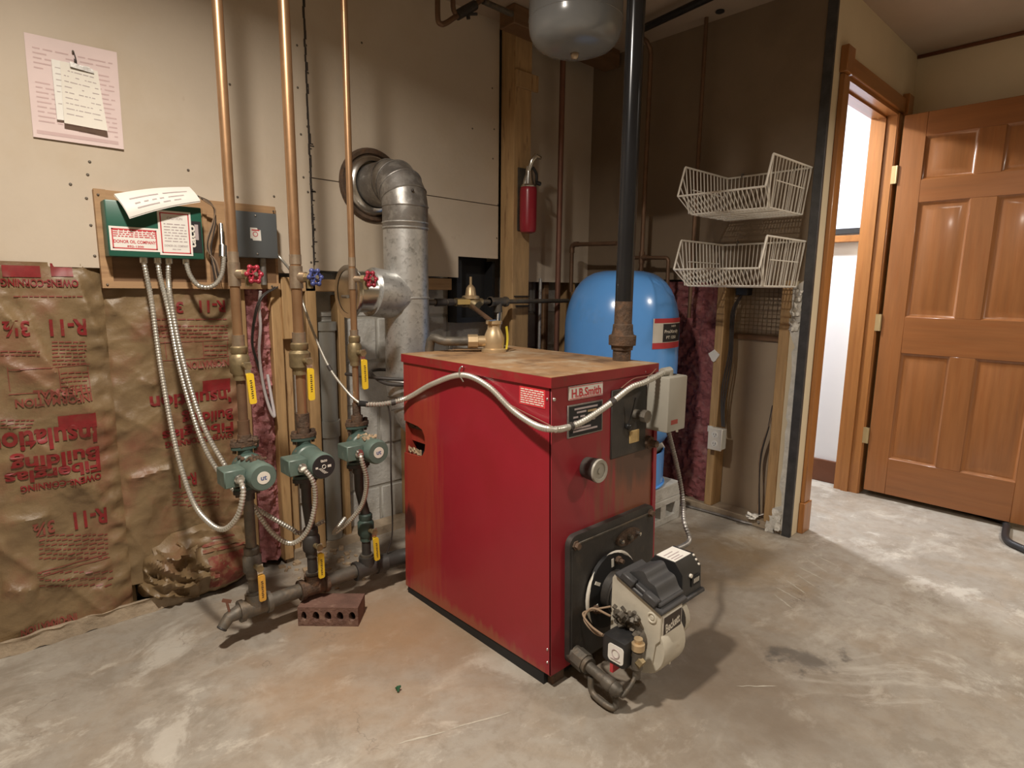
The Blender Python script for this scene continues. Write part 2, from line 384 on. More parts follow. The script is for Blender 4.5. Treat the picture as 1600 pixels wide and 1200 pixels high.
_txt = {}
def glyphs(sv):
    if sv not in _txt:
        cu = bpy.data.curves.new('t', 'FONT'); cu.body = sv; cu.size = 1; cu.resolution_u = 3; cu.offset = .030
        ob = bpy.data.objects.new('t', cu); COL.objects.link(ob)
        dg = bpy.context.evaluated_depsgraph_get(); dg.update()
        me = bpy.data.meshes.new_from_object(ob.evaluated_get(dg))
        bm = bmesh.new(); bm.from_mesh(me); bmesh.ops.triangulate(bm, faces=bm.faces[:])
        bm.verts.index_update()
        _txt[sv] = ([tuple(v.co[:2]) for v in bm.verts], [tuple(v.index for v in f.verts) for f in bm.faces])
        bm.free(); bpy.data.meshes.remove(me); bpy.data.objects.remove(ob); bpy.data.curves.remove(cu)
    return _txt[sv]
def text(mb, sv, c, u, v, wd, ht, surf=None, bold=0.):
    """lettering fitted to a wd x ht box centred on c, along unit vectors u (reading direction) and v (up)"""
    p, f = glyphs(sv); c, u, v = Vector(c), Vector(u), Vector(v)
    x0 = min(q[0] for q in p); x1 = max(q[0] for q in p); y0 = min(q[1] for q in p); y1 = max(q[1] for q in p)
    vs = []
    for x, y in p:
        w_ = c+u*((x-x0)/(x1-x0)-.5)*wd+v*((y-y0)/(y1-y0)-.5)*ht
        vs.append(surf(w_) if surf else w_)
    mb.add(vs, f)
X_, Y_, Z_ = V(1, 0, 0), V(0, 1, 0), V(0, 0, 1)

# ================================================================== THE ROOM
YW, ZD = 2.30, 1.19          # face of the long wall's boards, and the height where they stop
XB = 2.75                    # face of the alcove wall
YD = 1.03                    # face of the door wall
XF = 3.91                    # wall behind the open door
struct('floor', MB().bx(-2.6, 4.6, -3.2, 3.4, -.1, 0), floor_m)
struct('ceiling', MB().bx(-2.6, 4.6, -3.2, 3.4, CEIL, CEIL+.1), ceil_m)
struct('wall_behind', MB().bx(-2.6, 4.6, -3.2, -3.1, 0, CEIL), cream)
struct('wall_side', MB().bx(-2.6, -2.5, -3.1, 2.6, 0, CEIL), cream)
struct('wall_far', MB().bx(XF, XF+.1, -3.1, YD, 0, CEIL), cream)

struct('trim_3', MB().bx(XF-.012, XF, -3.1, YD, CEIL-.018, CEIL-.002), darkwood)

# ---- long wall: block foundation behind, studs, boards above
wl = struct('wall_left', MB().bx(-2.5, 3.0, 2.414, 2.6, 0, CEIL), mortar)
bmesh_blk = MB().bx(-.195, .195, -.02, .02, -.095, .095, .006).mesh('concrete_block', block_m)
half = MB().bx(-.0925, .0925, -.02, .02, -.095, .095, .006).mesh('concrete_block', block_m)
for r in range(6):
    x = .80 if r % 2 else .60
    while x < 2.9:
        o = bpy.data.objects.new('concrete_block', bmesh_blk); COL.objects.link(o); o.parent = wl
        o.location = (x+.2, 2.428+random.uniform(-.003, .003), .10+.2*r); x += .4
# boards (each a piece of the wall)
def board(poly, y=YW, t=.013, mt=drywall, parent=wl, name='drywall_panel'):
    return part(name, MB().prism(poly, (0, y, 0), X_, Z_, (0, t, 0)), mt, parent)
sx0 = on(468, 0, y=YW).x; sx1 = on(490, 280, y=YW).x
SX = (sx0+sx1)/2
board([(-2.5, ZD+.005), (SX-.002, ZD-.005), (SX-.002, CEIL), (-2.5, CEIL)])
board([(SX+.003, 1.556), (2.04, 1.545), (2.04, CEIL), (SX+.003, CEIL)])
nx = 1.786
board([(SX+.003, 1.20), (1.50, 1.19), (nx, 1.185), (nx, 1.285), (2.04, 1.283), (2.04, 1.541), (SX+.003, 1.552)])
board([(2.165, 1.172), (XB+.05, 1.172), (XB+.05, CEIL), (2.165, CEIL)], y=YW+.004)
# small nails along the seam and scattered in the boards
nail = MB().sphere((0, 0, 0), .0045, 6, 4, (1, .5, 1)).mesh('nail', ironold)
def nails(pts):
    for p in pts:
        q = on(*p, y=YW); o = bpy.data.objects.new('nail', nail); COL.objects.link(o); o.parent = wl; o.location = (q.x, YW-.001, q.z)
nails([(359, 132), (464, 71), (478, 71), (465, 137), (481, 114), (481, 138), (480, 198), (470, 210), (484, 246), (484, 269), (474, 277), (485, 288), (481, 300), (488, 320), (489, 350), (490, 372), (492, 404), (140, 253), (137, 273), (110, 288), (135, 310), (142, 352), (148, 400), (371, 308), (428, 307), (769, 138), (772, 202), (738, 201), (770, 248), (778, 320), (776, 372), (294, 266), (565, 67), (486, 410), (488, 385)])
# ragged paper tape edge down the seam
mb = MB(); z = 1.22; i = 0
while z < CEIL-.02:
    h = random.uniform(.02, .05); x = SX+random.uniform(-.002, .003)
    mb.bx(x-.0025, x+.0035+random.uniform(0, .003), YW-.0015, YW+.002, z, min(z+h, CEIL)); z += h
for k in range(16):
    z = random.uniform(1.22, 1.75); mb.bx(SX, SX+random.uniform(.008, .02), YW-.002, YW+.001, z, z+.004)
part('seam_crack', mb, cable_b, wl)

def stud(x0, x1, y0, y1, z0, z1, mt=wood, parent=wl, name='stud'):
    return part(name, MB().bx(x0, x1, y0, y1, z0, z1, .003), mt, parent)
SY0, SY1 = 2.318, 2.405
stud(.333, .371, SY0+.04, SY1, 0, 1.23); stud(.757, .795, SY0, SY1, 0, 1.23)
stud(.886, .926, SY0-.012, SY1, .02, 1.13); stud(.932, .974, SY0+.03, SY1, .02, .93, mt=postw)
stud(1.027, 1.072, SY0-.004, SY1, .02, 1.17); stud(1.176, 1.206, SY0+.02, SY1, .02, 1.10)
stud(1.512, 1.552, SY0, SY1, .02, 1.16)
stud(.974, 1.20, SY0-.004, SY0+.034, 1.115, 1.165, wood_h, name='blocking')
stud(.926, .985, SY0-.02, SY0+.02, .93, 1.17, name='blocking')
stud(1.50, 1.76, SY0-.002, SY0+.03, 1.125, 1.18, wood_h, name='blocking')
stud(2.62, 2.66, SY0, SY1, .02, 1.2); stud(2.25, 2.29, SY0+.02, SY1, .02, 1.2, mt=plydark)
stud(2.42, 2.46, SY0+.02, SY1, .02, 1.2, mt=plydark)
part('sill_plate', MB().grid(lambda u, v: V(-1.2+u*1.75, 2.315-.05*min(v*2, 1)+.01*noise.noise((u*30, v*3, 1)), max(0, .052*sin(min(1, v*1.02)*pi)**.5+.008*noise.noise((u*40, v*4, 2)))), 120, 8), sill, wl)
part('sill_plate', MB().bx(.90, 2.75, SY0, SY1, 0, .038), sill, wl)
mb = MB()
for k in range(70):
    x = random.uniform(.85, 1.15); y = random.uniform(1.98, 2.3); s_ = random.uniform(.004, .016)
    mb.box((x, y, s_*.3), (s_*2, s_*1.3, s_*.7), 0, Matrix.Rotation(random.uniform(0, 3), 3, 'Z'))
part('rubble', mb, dust, wl, kind='stuff')
# grey plastic drain pipe standing in front of the blocks
dp = thing('drain_pipe', 'grey vertical drain pipe in the stud bay behind the copper pipes', 'pipe', (1.125, 2.36, .04))
mb = MB().cyl((1.125, 2.355, .04), (1.125, 2.355, .955), .040, n=20); part('pipe', mb, galvd and mat('grey_pvc', (.40, .40, .37), .5, var=.12, scale=7, col2=(.28, .26, .22), thr=(.5, .75), stretch=(1, 1, .4)), dp)
part('coupling', MB().cyl((1.125, 2.355, .955), (1.125, 2.355, .99), .046, n=20), MATS['grey_pvc'], dp)
part('coupling', MB().cyl((1.125, 2.355, .50), (1.125, 2.355, .57), .046, n=20), MATS['grey_pvc'], dp)

# ---- kraft-faced insulation
FOLDS = []
for a, b, h, w in (((-30, 445), (180, 690), .030, .020), ((118, 425), (172, 560), .022, .014), ((0, 560), (110, 620), .014, .012), ((60, 470), (150, 580), .012, .010), ((195, 750), (270, 728), .026, .012), ((50, 720), (190, 780), .016, .016), ((-20, 820), (80, 800), .016, .016), ((0, 920), (60, 912), .018, .016), ((60, 912), (175, 880), .014, .014), ((280, 510), (345, 530), .010, .008), ((215, 590), (245, 600), .012, .010), ((290, 580), (365, 566), .012, .010), ((225, 480), (250, 520), .010, .010), ((150, 910), (185, 945), .02, .015), ((130, 480), (160, 540), .012, .01)):
    FOLDS.append((on(*a, y=2.315), on(*b, y=2.315), h, w))
def fold(x, z):
    t_ = 0.
    for a, b, h, w in FOLDS:
        dx, dz = b.x-a.x, b.z-a.z; L2 = dx*dx+dz*dz; u = ((x-a.x)*dx+(z-a.z)*dz)/L2
        if u < -.1 or u > 1.1: continue
        d = ((x-a.x)*dz-(z-a.z)*dx)/L2**.5+.010*noise.noise((x*9, z*9, h*99))
        f = h*math.exp(-abs(d)/(w if d < 0 else w*2.6))*max(0, 1-abs(2*u-1)**6)
        t_ += f
    return t_
def kraft_surf(x, z):
    t = (x-.352)/.405; t -= math.floor(t)
    bul = .022*(sin(pi*t)**.6)
    n1 = noise.noise((x*5+z*2.5, z*3.2, 3.1)); n2 = noise.noise((x*11-z*8, z*9, 7.7)); n3 = noise.noise((x*24, z*22, 1.3))
    cre = (1-abs(noise.noise((x*3.3+z*2.6, z*1.4-x*1.5, 9.))))**9
    ruf = .006*sin(z*95+3*n1)*math.exp(-((t-.93)/.07)**2) if t > .5 else .004*sin(z*80)*math.exp(-(t/.06)**2)
    low = max(0, .30-z)*.10*max(0, noise.noise((x*6, z*5, 4))+.2)
    r2 = (1-abs(noise.noise((x*8+z*9, z*7-x*4, 12.))))**8; r3 = (1-abs(noise.noise((x*17-z*12, z*15, 15.))))**7
    return 2.322-bul-.012*n1-.0065*n2-.0025*n3-.010*cre-.0035*r2-.0022*r3-.7*ruf-low-.8*fold(x, z)
def kraft_pt(p, lift=.0042):
    return V(p.x, kraft_surf(p.x, p.z)-lift, p.z)
def batt(x0, x1, z0, z1, label):
    nx_, nz_ = int((x1-x0)/.006), int((z1-z0)/.0065)
    g = MB().grid(lambda u, v: V(x0+u*(x1-x0), kraft_surf(x0+u*(x1-x0), z0+v*(z1-z0)), z0+v*(z1-z0)), nx_, nz_)
    root = thing('insulation_batt', label, 'insulation', ((x0+x1)/2, 2.32, z0), 'paper-faced wall insulation')
    part('kraft_facing', g, kraft, root)
    return root
b0 = batt(-.46, -.053, .035, 1.20, 'brown paper-faced insulation at the far left edge of the wall')
b1 = batt(-.053, .352, .035, 1.20, 'brown paper-faced insulation with large red upside-down print below the pink notice')
b2 = batt(.352, .770, .10, 1.135, 'brown paper-faced insulation with red print behind the metal cables')
def px_text(mb, sv, x0, x1, y0, y1, flip=True):
    a = on(x0, (y0+y1)/2, y=2.315); b = on(x1, (y0+y1)/2, y=2.315); t = on((x0+x1)/2, y0, y=2.315); d = on((x0+x1)/2, y1, y=2.315)
    s_ = -1 if flip else 1
    own = MB(); text(own, sv, ((a.x+b.x)/2, 2.3, (t.z+d.z)/2), X_*s_, Z_*s_, abs(b.x-a.x), abs(t.z-d.z), kraft_pt)
    part('red_lettering', own, redwash if mb in (w1, w2) else redink, b1 if mb in (p1, w1) else b2)
def px_rect(mb, x0, x1, y0, y1, nu=8, nv=3):
    a = on(x0, (y0+y1)/2, y=2.315).x; b = on(x1, (y0+y1)/2, y=2.315).x; t = on((x0+x1)/2, y0, y=2.315).z; d = on((x0+x1)/2, y1, y=2.315).z
    mb.grid(lambda u, v: kraft_pt(V(a+(b-a)*u, 0, t+(d-t)*v), .0028), nu, nv)
def fine(mb, x0, x1, y0, y1, rows):
    for r in range(rows):
        y = y0+(y1-y0)*(r+.5)/rows; x = x0
        while x < x1-2:
            l = min(random.uniform(4, 12), x1-x); px_rect(mb, x, x+l, y-.9, y+.9, 2, 1); x += l+random.uniform(1, 2.5)
p1 = MB(); w1 = MB(); p2 = MB(); w2 = MB()
px_text(p1, 'OWENS-CORNING', 0, 120, 436, 448); px_rect(p1, 2, 62, 415, 433); px_rect(p1, 78, 112, 412, 432)
px_text(p1, '3½', 3, 45, 500, 525); px_text(p1, 'R-11', 76, 133, 498, 524)
fine(w1, 20, 130, 460, 466, 1); fine(w1, 80, 134, 531, 570, 7); fine(w1, 0, 60, 545, 556, 2)
for r in ((10, 140, 572, 573.2), (12, 140, 609, 610.2), (12, 13.2, 572, 610), (90, 91.2, 572, 610), (138, 139.2, 572, 610)): px_rect(w1, *r, nu=14 if r[1]-r[0] > 5 else 1, nv=1 if r[1]-r[0] > 5 else 10)
fine(w1, 92, 138, 578, 604, 4)
px_text(w1, 'THERMAL', 50, 140, 604, 616); px_text(w1, 'INFORMATION', 22, 142, 617, 630)
fine(w1, 0, 52, 652, 668, 3); px_rect(p1, 89, 148, 645, 667)
px_text(p1, 'Insulation', -22, 150, 667, 700); px_text(p1, 'Building', 14, 155, 698, 727); px_text(p1, 'Fiberglas', 5, 157, 721, 746)
px_text(p1, 'OWENS-CORNING', 30, 158, 747, 757)
px_text(p1, 'R-11', 114, 166, 794, 820); px_text(w1, '3½', 50, 85, 812, 832)
fine(w1, 60, 168, 830, 872, 6); fine(w1, 60, 175, 885, 915, 3)
for r in ((55, 170, 876, 877.3), (55, 172, 882, 883)): px_rect(w1, *r, nu=14, nv=1)
px_text(w1, 'INFORMATION', 30, 120, 965, 978); px_text(w1, 'Insulation', 0, 90, 985, 1005)
part('print_blocks', p1, redink, b1, kind='stuff'); part('fine_print', w1, redwash, b1, kind='stuff')
px_text(p2, '3', 272, 283, 471, 489); px_text(p2, 'R-11', 308, 350, 469, 488)
fine(w2, 240, 352, 497, 500, 1); fine(w2, 240, 355, 506, 528, 4)
for r in ((246, 355, 532, 533), (248, 356, 559, 560), (256, 257, 532, 560), (314, 315, 532, 560), (353, 354, 532, 560)): px_rect(w2, *r, nu=12 if r[1]-r[0] > 5 else 1, nv=1 if r[1]-r[0] > 5 else 8)
fine(w2, 316, 352, 536, 557, 3); px_text(w2, 'INFORMATION', 288, 357, 562, 573)
px_rect(p2, 313, 358, 592, 609); px_text(p2, 'Insulation', 232, 359, 612, 634); px_text(p2, 'Building', 282, 361, 636, 658); px_text(p2, 'Fiberglas', 250, 362, 660, 680); px_text(p2, 'OWENS-CORNING', 255, 362, 681, 690)
px_text(p2, 'R-11', 277, 305, 738, 758); fine(w2, 268, 340, 765, 790, 4)
part('print_blocks', p2, redink, b2, kind='stuff'); part('fine_print', w2, redwash, b2, kind='stuff')
# torn, slumped facing at the foot of the second bay
def slump(u, v):
    a = u*pi; b = (v-.5)*pi*1.1
    x = .565+.195*(-cos(a))*(1-.1*v); z = .118+.118*sin(b)*(sin(a)**.5+.12)
    y = 2.30-.12*cos(b)*(sin(a)**.6)
    damp = 1-.7*min(1, max(0, (u-.35)/.25)); n = damp*noise.noise((x*17, z*19, 5)); k = (1-abs(noise.noise((x*14+z*9, z*11-x*5, 2))))**4; k2 = abs(noise.noise((x*30+z*14, z*26, 6)))
    return V(x+.012*k2, y+.03+.025*damp-.03*n-.045*k*damp+.03*k2*damp-.01, max(.012, z*.94+.022*n+.012*k*damp))
sl = thing('torn_insulation', 'slumped torn piece of brown and red printed insulation paper on the floor by the pipes', 'insulation', (.565, 2.25, 0))
part('kraft_facing', MB().grid(slump, 70, 44), kraft, sl)
mb = MB()
def slump_print(u0, u1, v0, v1): mb.grid(lambda a, b: slump(u0+(u1-u0)*a, v0+(v1-v0)*b)+V(-.001, -.003, .001), 14, 10)
slump_print(.52, .86, .30, .62)
for k in range(4): slump_print(.50, .84, .66+.055*k, .69+.055*k)
part('red_print', mb, mat('red_print_faded', (.22, .05, .035), .6, var=.3, scale=18, col2=(.26, .13, .07), thr=(.45, .6)), sl)
def flap(u, v):
    x = .42+.30*u; z = .22+.05*sin(u*pi)-.13*v*(1-.5*u); y = 2.30-.05*sin(v*2.2)-.03*noise.noise((x*12, v*3, 6))
    return V(x, y, z+.012*noise.noise((x*20, v*5, 8)))
part('torn_flap', MB().grid(flap, 30, 12), kraft, sl)
# pink fluffy strip between the studs
def fluff(x0, x1, z0, z1, yb, amp, axis='y', sgn=-1, sd=0):
    def fn(u, v):
        a = x0+(x1-x0)*u; z = z0+(z1-z0)*v
        n = .6*noise.noise((a*22, z*14, sd))+.5*noise.noise((a*45, z*40, sd+3))+.25*noise.noise((a*90, z*90, sd+5))
        d = yb+sgn*(amp*(.5+n)*(.35+.65*sin(pi*u)**.5))
        return V(a, d, z) if axis == 'y' else V(d, a, z)
    return MB().grid(fn, max(10, int(abs(x1-x0)/.006)), int((z1-z0)/.007))
solo('fibreglass_batt', fluff(.797, .888, .03, 1.13, 2.35, .045), pink, 'pink fluffy fibreglass strip between studs behind the copper pipes', 'insulation', (.84, 2.33, .03))
# black recess behind the notch
bo = thing('black_recess_box', 'black open recess box in the wall beside the wooden post', 'wall box', (1.93, 2.40, .96))
mb = MB().bx(1.80, 1.83, 2.33, 2.394, .965, 1.27).bx(2.03, 2.045, 2.33, 2.394, .965, 1.27).bx(1.83, 2.03, 2.33, 2.394, .965, .99)
part('frame', mb, black, bo); part('back_panel', MB().bx(1.80, 2.045, 2.394, 2.404, .965, 1.30), blackmat, bo)

# ---- alcove wall with open studs below
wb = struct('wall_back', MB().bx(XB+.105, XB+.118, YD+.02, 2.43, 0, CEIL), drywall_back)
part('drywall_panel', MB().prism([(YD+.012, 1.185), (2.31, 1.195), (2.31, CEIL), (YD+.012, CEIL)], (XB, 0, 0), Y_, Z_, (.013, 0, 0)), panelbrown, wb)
def studx(y0, y1, z0, z1, x0=XB+.004, x1=XB+.10, mt=wood, name='stud'): return part(name, MB().bx(x0, x1, y0, y1, z0, z1, .003), mt, wb)
studx(1.432, 1.474, .038, 1.19); studx(1.112, 1.160, .038, 1.19); studx(1.85, 1.89, .038, 1.19); studx(2.26, 2.30, .038, 1.19)
studx(1.06, 2.30, 0, .038, name='sill_plate', mt=sill)
studx(1.16, 1.432, 1.15, 1.188, mt=plydark, name='blocking')
# steel edge at the wall's free end and the torn board beside it
struct('trim_1', MB().bx(XB-.010, XB+.010, YD-.005, YD+.034, 0, CEIL-.002, .002), steeledge)
mb = MB(); rng = random.Random(3)
pl = [(YD+.034, 0.02)]; z = .02
while z < 1.18:
    wv = .012+.018*rng.random()+(.03 if z < .12 else 0)+(.022 if z > .95 else 0); pl.append((YD+.034+wv, z)); z += rng.uniform(.02, .07)
pl += [(YD+.034, 1.185)]
for a, b in zip(pl[1:], pl[2:]):
    mb.prism([(YD+.03, a[1]), (a[0], a[1]), (b[0], b[1]), (YD+.03, b[1])], (XB-.004, 0, 0), Y_, Z_, (.014, 0, 0))
part('torn_board_edge', mb, drywall_core, wb)
mb = MB()
for (y, z, s_) in ((1.085, 1.06, .03), (1.09, .99, .028), (1.08, 1.12, .026), (1.10, .05, .035), (1.09, .09, .03), (1.12, .025, .03)):
    mb.grid(lambda u, v, y=y, z=z, s_=s_: V(XB-.012+.014*noise.noise((u*3+y*50, v*3, z*9)), y+(u-.5)*s_*1.4+.01*noise.noise((u*4, v*4, z*30)), z+(v-.5)*s_*1.8+.008*noise.noise((v*4, u*4, y*30))), 6, 6)
part('torn_paper', mb, drywall_core, wb)
solo('fibreglass_batt', fluff(1.476, 1.85, .04, 1.18, XB+.045, .035, 'x', -1, 11), pinkd, 'dusty pink fibreglass in the alcove wall beside the blue tank', 'insulation', (XB+.05, 1.66, .04))
# wire mesh at the top of the bay
mb = MB()
for k in range(13): mb.cyl((XB+.098, 1.165, .93+.02*k), (XB+.098, 1.43, .93+.02*k+.004*sin(k)), .0011, n=5)
for k in range(12): mb.cyl((XB+.098, 1.172+.022*k, .93), (XB+.098, 1.172+.022*k, 1.18), .0011, n=5)
solo('wire_mesh', mb, meshw, 'rusty wire mesh stretched between studs below the lower basket', 'mesh', (XB+.09, 1.3, .93))
part('panel_batten', MB().bx(XB+.092, XB+.104, 1.16, 1.43, .90, .925), plydark, wb)

# ---- door wall, casing, door
OX0, OX1, OH = 2.915, 3.665, 2.045
wr = struct('wall_right', MB().bx(XB+.010, OX0-.018, YD, YD+.115, 0, CEIL).bx(OX1+.018, XF, YD, YD+.115, 0, CEIL).bx(OX0-.018, OX1+.018, YD, YD+.115, OH+.018, CEIL), cream)
dc = empty_struct('trim_2', (OX0, YD, 0))
part('jamb', MB().bx(OX0-.018, OX0, YD-.004, YD+.12, 0, OH), trimw, dc); part('jamb', MB().bx(OX1, OX1+.018, YD-.004, YD+.12, 0, OH), trimw, dc)
part('head_jamb', MB().bx(OX0-.018, OX1+.018, YD-.004, YD+.12, OH, OH+.018), trimh, dc)
part('door_stop', MB().bx(OX0, OX0+.011, YD+.045, YD+.08, 0, OH), trimw, dc); part('door_stop', MB().bx(OX1-.011, OX1, YD+.045, YD+.08, 0, OH), trimw, dc)
part('door_stop', MB().bx(OX0, OX1, YD+.045, YD+.08, OH-.011, OH), trimh, dc)
CX0 = 2.838
part('casing', MB().bx(CX0, OX0-.004, YD-.02, YD, .15, 2.05, .003), trimw, dc)
part('plinth_block', MB().bx(CX0-.006, OX0+.002, YD-.027, YD, 0, .15, .003), trimw, dc)
part('head_casing', MB().bx(OX0-.01, OX1+.06, YD-.02, YD, 2.062, 2.132, .003), trimh, dc)
part('corner_block', MB().bx(CX0-.01, OX0-.006, YD-.032, YD, 2.052, 2.158, .003), trimw, dc)
part('corner_block', MB().bx(OX1+.06, OX1+.145, YD-.032, YD, 2.052, 2.158, .003), trimw, dc)
part('casing', MB().bx(OX1+.004, OX1+.08, YD-.012, YD, 0, 2.055, .003), trimw, dc)
# six-panel door standing open at a right angle to its wall
HY, DX, DT, DB, DTOP, DW = YD-.034, OX1+.004, .035, .033, 2.035, .762
door = empty_struct('door_1', (DX, HY, DB)); door['label'] = 'varnished six-panel wooden door standing open against the wall'
ys = [HY, HY-.105, HY-.322, HY-.425, HY-.645, HY-DW]      # stile, panel, mid stile, panel, stile
zs = [DB, .235, .818, 1.010, 1.595, 1.706, 1.918, DTOP]     # rails and panels
def dbx(y0, y1, z0, z1, mt, name, x0=DX, x1=DX+DT, bev=.0015): return part(name, MB().bx(x0, x1, y1, y0, z0, z1, bev), mt, door)
dbx(ys[0], ys[1], DB, DTOP, doorw, 'stile'); dbx(ys[4], ys[5], DB, DTOP, doorw, 'stile')
for a, b in ((0, 1), (2, 3), (4, 5), (6, 7)): dbx(ys[1], ys[4], zs[a], zs[b], doorrail, 'rail')
for a, b in ((1, 2), (3, 4), (5, 6)): dbx(ys[2], ys[3], zs[a], zs[b], doorw, 'middle_stile')
for a, b in ((1, 2), (3, 4), (5, 6)):
    for c, d in ((1, 2), (3, 4)):
        y0, y1, z0, z1 = ys[d], ys[c], zs[a], zs[b]
        rings = []
        for ins, xx in ((0, DX+.001), (.010, DX+.011), (.016, DX+.012), (.046, DX+.0035)):
            rings.append([V(xx, y0+ins, z0+ins), V(xx, y1-ins, z0+ins), V(xx, y1-ins, z1-ins), V(xx, y0+ins, z1-ins)])
        vs_ = sum(rings, []); fs_ = []
        for q in range(3):
            for e in range(4): fs_.append((q*4+e, q*4+(e+1) % 4, q*4+4+(e+1) % 4, q*4+4+e))
        fs_.append((12, 13, 14, 15))
        part('panel', MB().add(vs_, fs_).bx(DX+.013, DX+DT-.004, y0, y1, z0, z1), doorw, door)
for z in (1.70, .93, .30):
    part('hinge', MB().bx(DX-.006, DX+.002, HY+.004, YD-.003, z, z+.09).cyl((DX-.004, HY+.006, z), (DX-.004, HY+.006, z+.09), .006, n=10), hingem, door)
part('door_knob', MB().lathe((DX, HY-DW+.06, .95), (-1, 0, 0), [(.03, 0), (.03, .006), (.012, .01), (.012, .03), (.026, .04), (.028, .055), (.018, .068)], 18), hingem, door)
# hall beyond the doorway
struct('wall_hall_side', MB().bx(3.76, 3.86, YD+.115, 3.4, 0, CEIL), hallwhite)
struct('wall_hall_end', MB().bx(XB+.118, 3.76, 3.3, 3.4, 0, CEIL), hallwhite)
struct('baseboard_hall', MB().bx(3.742, 3.76, YD+.12, 3.3, 0, .135, .003), darkwood)
wd = empty_struct('window_1', (3.76, 1.5, 1.4))
part('sill', MB().bx(3.715, 3.76, YD+.118, 1.95, 1.415, 1.452, .003), trimh, wd)
part('sash', MB().bx(3.735, 3.76, YD+.12, 1.90, 1.462, 1.492), blackmat, wd)
part('pane', MB().bx(3.748, 3.76, YD+.12, 1.90, 1.492, 2.16), glassm, wd)

# ================================================================== BOILER
BX0, BX1, BY0, BY1, BZ0, BZ1 = 1.14, 1.632, 1.07, 1.785, .042, .905
boiler = thing('boiler', 'red steel boiler with rusty top standing in the middle of the floor', 'boiler', (1.386, 1.43, 0))
def rrect(x0, x1, z0, z1, r, n=5):
    p = []
    for cx, cz, a0 in ((x1-r, z1-r, 0), (x0+r, z1-r, pi/2), (x0+r, z0+r, pi), (x1-r, z0+r, 1.5*pi)):
        for i in range(n+1): a = a0+pi/2*i/n; p.append((cx+r*cos(a), cz+r*sin(a)))
    return p
notch = [(BY1, .665)]
for i in range(7): a = pi/2-pi*i/6; notch.append((1.70-.043*cos(a-0)*1.0 if False else 1.702-.045*math.sin(pi*i/6)**.8, .658-.108*(1-cos(pi*i/6))/2-.0))
notch += [(BY1, .545)]
poly = [(BY0, BZ0), (BY0, BZ1-.012), (BY1, BZ1-.012)]+notch+[(BY1, .026)]
part('side_panel', MB().prism(poly, (BX0, 0, 0), Y_, Z_, (.006, 0, 0)), red, boiler)
part('handle_recess', MB().bx(BX0+.030, BX0+.036, 1.69, BY1-.004, .588, .634), red, boiler)
part('recess_back', MB().bx(BX0+.05, BX0+.055, 1.60, BY1-.004, .50, .70), blackmat, boiler)
part('recess_lining', MB().grid(lambda u, v: V(BX0+.014+.006*noise.noise((u*8, v*4, 1)), 1.655+u*.12, .640+v*.016+.005*noise.noise((u*9, 3, v))), 16, 4), ironrust, boiler)
part('recess_lining', MB().grid(lambda u, v: V(BX0+.014+.006*noise.noise((u*8, v*4, 2)), 1.70+u*.08, .548+v*.020+.005*noise.noise((u*9, 7, v))), 16, 4), dust, boiler)
part('side_panel', MB().bx(BX1-.006, BX1, BY0, BY1, BZ0, BZ1-.012), red, boiler)
part('rear_panel', MB().bx(BX0+.006, BX1-.006, BY1-.006, BY1, BZ0, BZ1-.012), red, boiler)
fpm = redrust
part('front_panel', MB().bx(BX0+.0, BX1, BY0-.002, BY0+.006, BZ0, BZ1-.012, .0015), fpm, boiler)
part('corner_edge', MB().bx(BX1-.012, BX1+.006, BY0-.008, BY0+.004, BZ0, BZ1-.03), red, boiler)
streak_rust(fpm, (.17, -.37, .54), (.26, .9, .27), (.20, .072, .034), .92)
streak_rust(fpm, (.18, -.37, .615), (.24, .9, .11), (.085, .045, .03), .9)
streak_rust(red, (-.246, .28, .45), (.5, .17, .65), (.36, .075, .03), .55)
streak_rust(red, (-.246, .0, .03), (.5, .55, .05), (.30, .11, .05), .6)
streak_rust(red, (-.246, .335, .30), (.3, .055, .07), (.05, .012, .012), .9)
part('base_frame', MB().bx(BX0+.003, BX1-.02, BY0+.03, BY1-.01, 0, .055), blackmat, boiler)
part('leg', MB().bx(BX0+.02, BX0+.07, BY0+.012, BY0+.05, 0, .05), ironrust, boiler); part('leg', MB().bx(BX1-.08, BX1-.03, BY0+.012, BY0+.05, 0, .05), ironrust, boiler)
lid = part('lid', MB().prism([(BX0-.006, BZ1-.028), (BX0-.006, BZ1), (BX1+.006, BZ1), (BX1+.006, BZ1-.028), (BX1+.003, BZ1-.028), (BX1+.003, BZ1-.004), (BX0-.003, BZ1-.004), (BX0-.003, BZ1-.028)], (0, BY0-.008, 0), X_, Z_, (0, BY1-BY0+.014, 0)).bx(BX0-.004, BX1+.004, BY0-.008, BY0-.003, BZ1-.028, BZ1-.001), redlid, boiler)
part('lid_top', MB().bx(BX0-.0055, BX1+.0055, BY0-.007, BY1+.005, BZ1, BZ1+.0012), lidtop, boiler, 'rusty dusty lid surface')
def ontext(parent, mt, sv, c, u, v, wd, ht, name='lettering'):
    b = MB(); text(b, sv, c, u, v, wd, ht); return part(name, b, mt, parent)
FY = BY0-.004
bd = part('name_badge', MB().bx(1.207, 1.354, FY-.003, FY+.003, .835, .873, .001), white, boiler, 'white maker badge with red letters')
ontext(bd, print_red, 'H.B.Smith', (1.281, FY-.0036, .853), X_, Z_, .128, .025)
for z in (.837, .870): part('badge_border', MB().bx(1.209, 1.352, FY-.0034, FY-.003, z, z+.002), print_red, bd)
rp = part('rating_plate', MB().bx(1.203, 1.356, FY-.002, FY+.003, .728, .821, .001), galvd, boiler)
part('plate_face', MB().bx(1.208, 1.351, FY-.0026, FY-.002, .732, .817), blackmat, rp)
mb = MB()
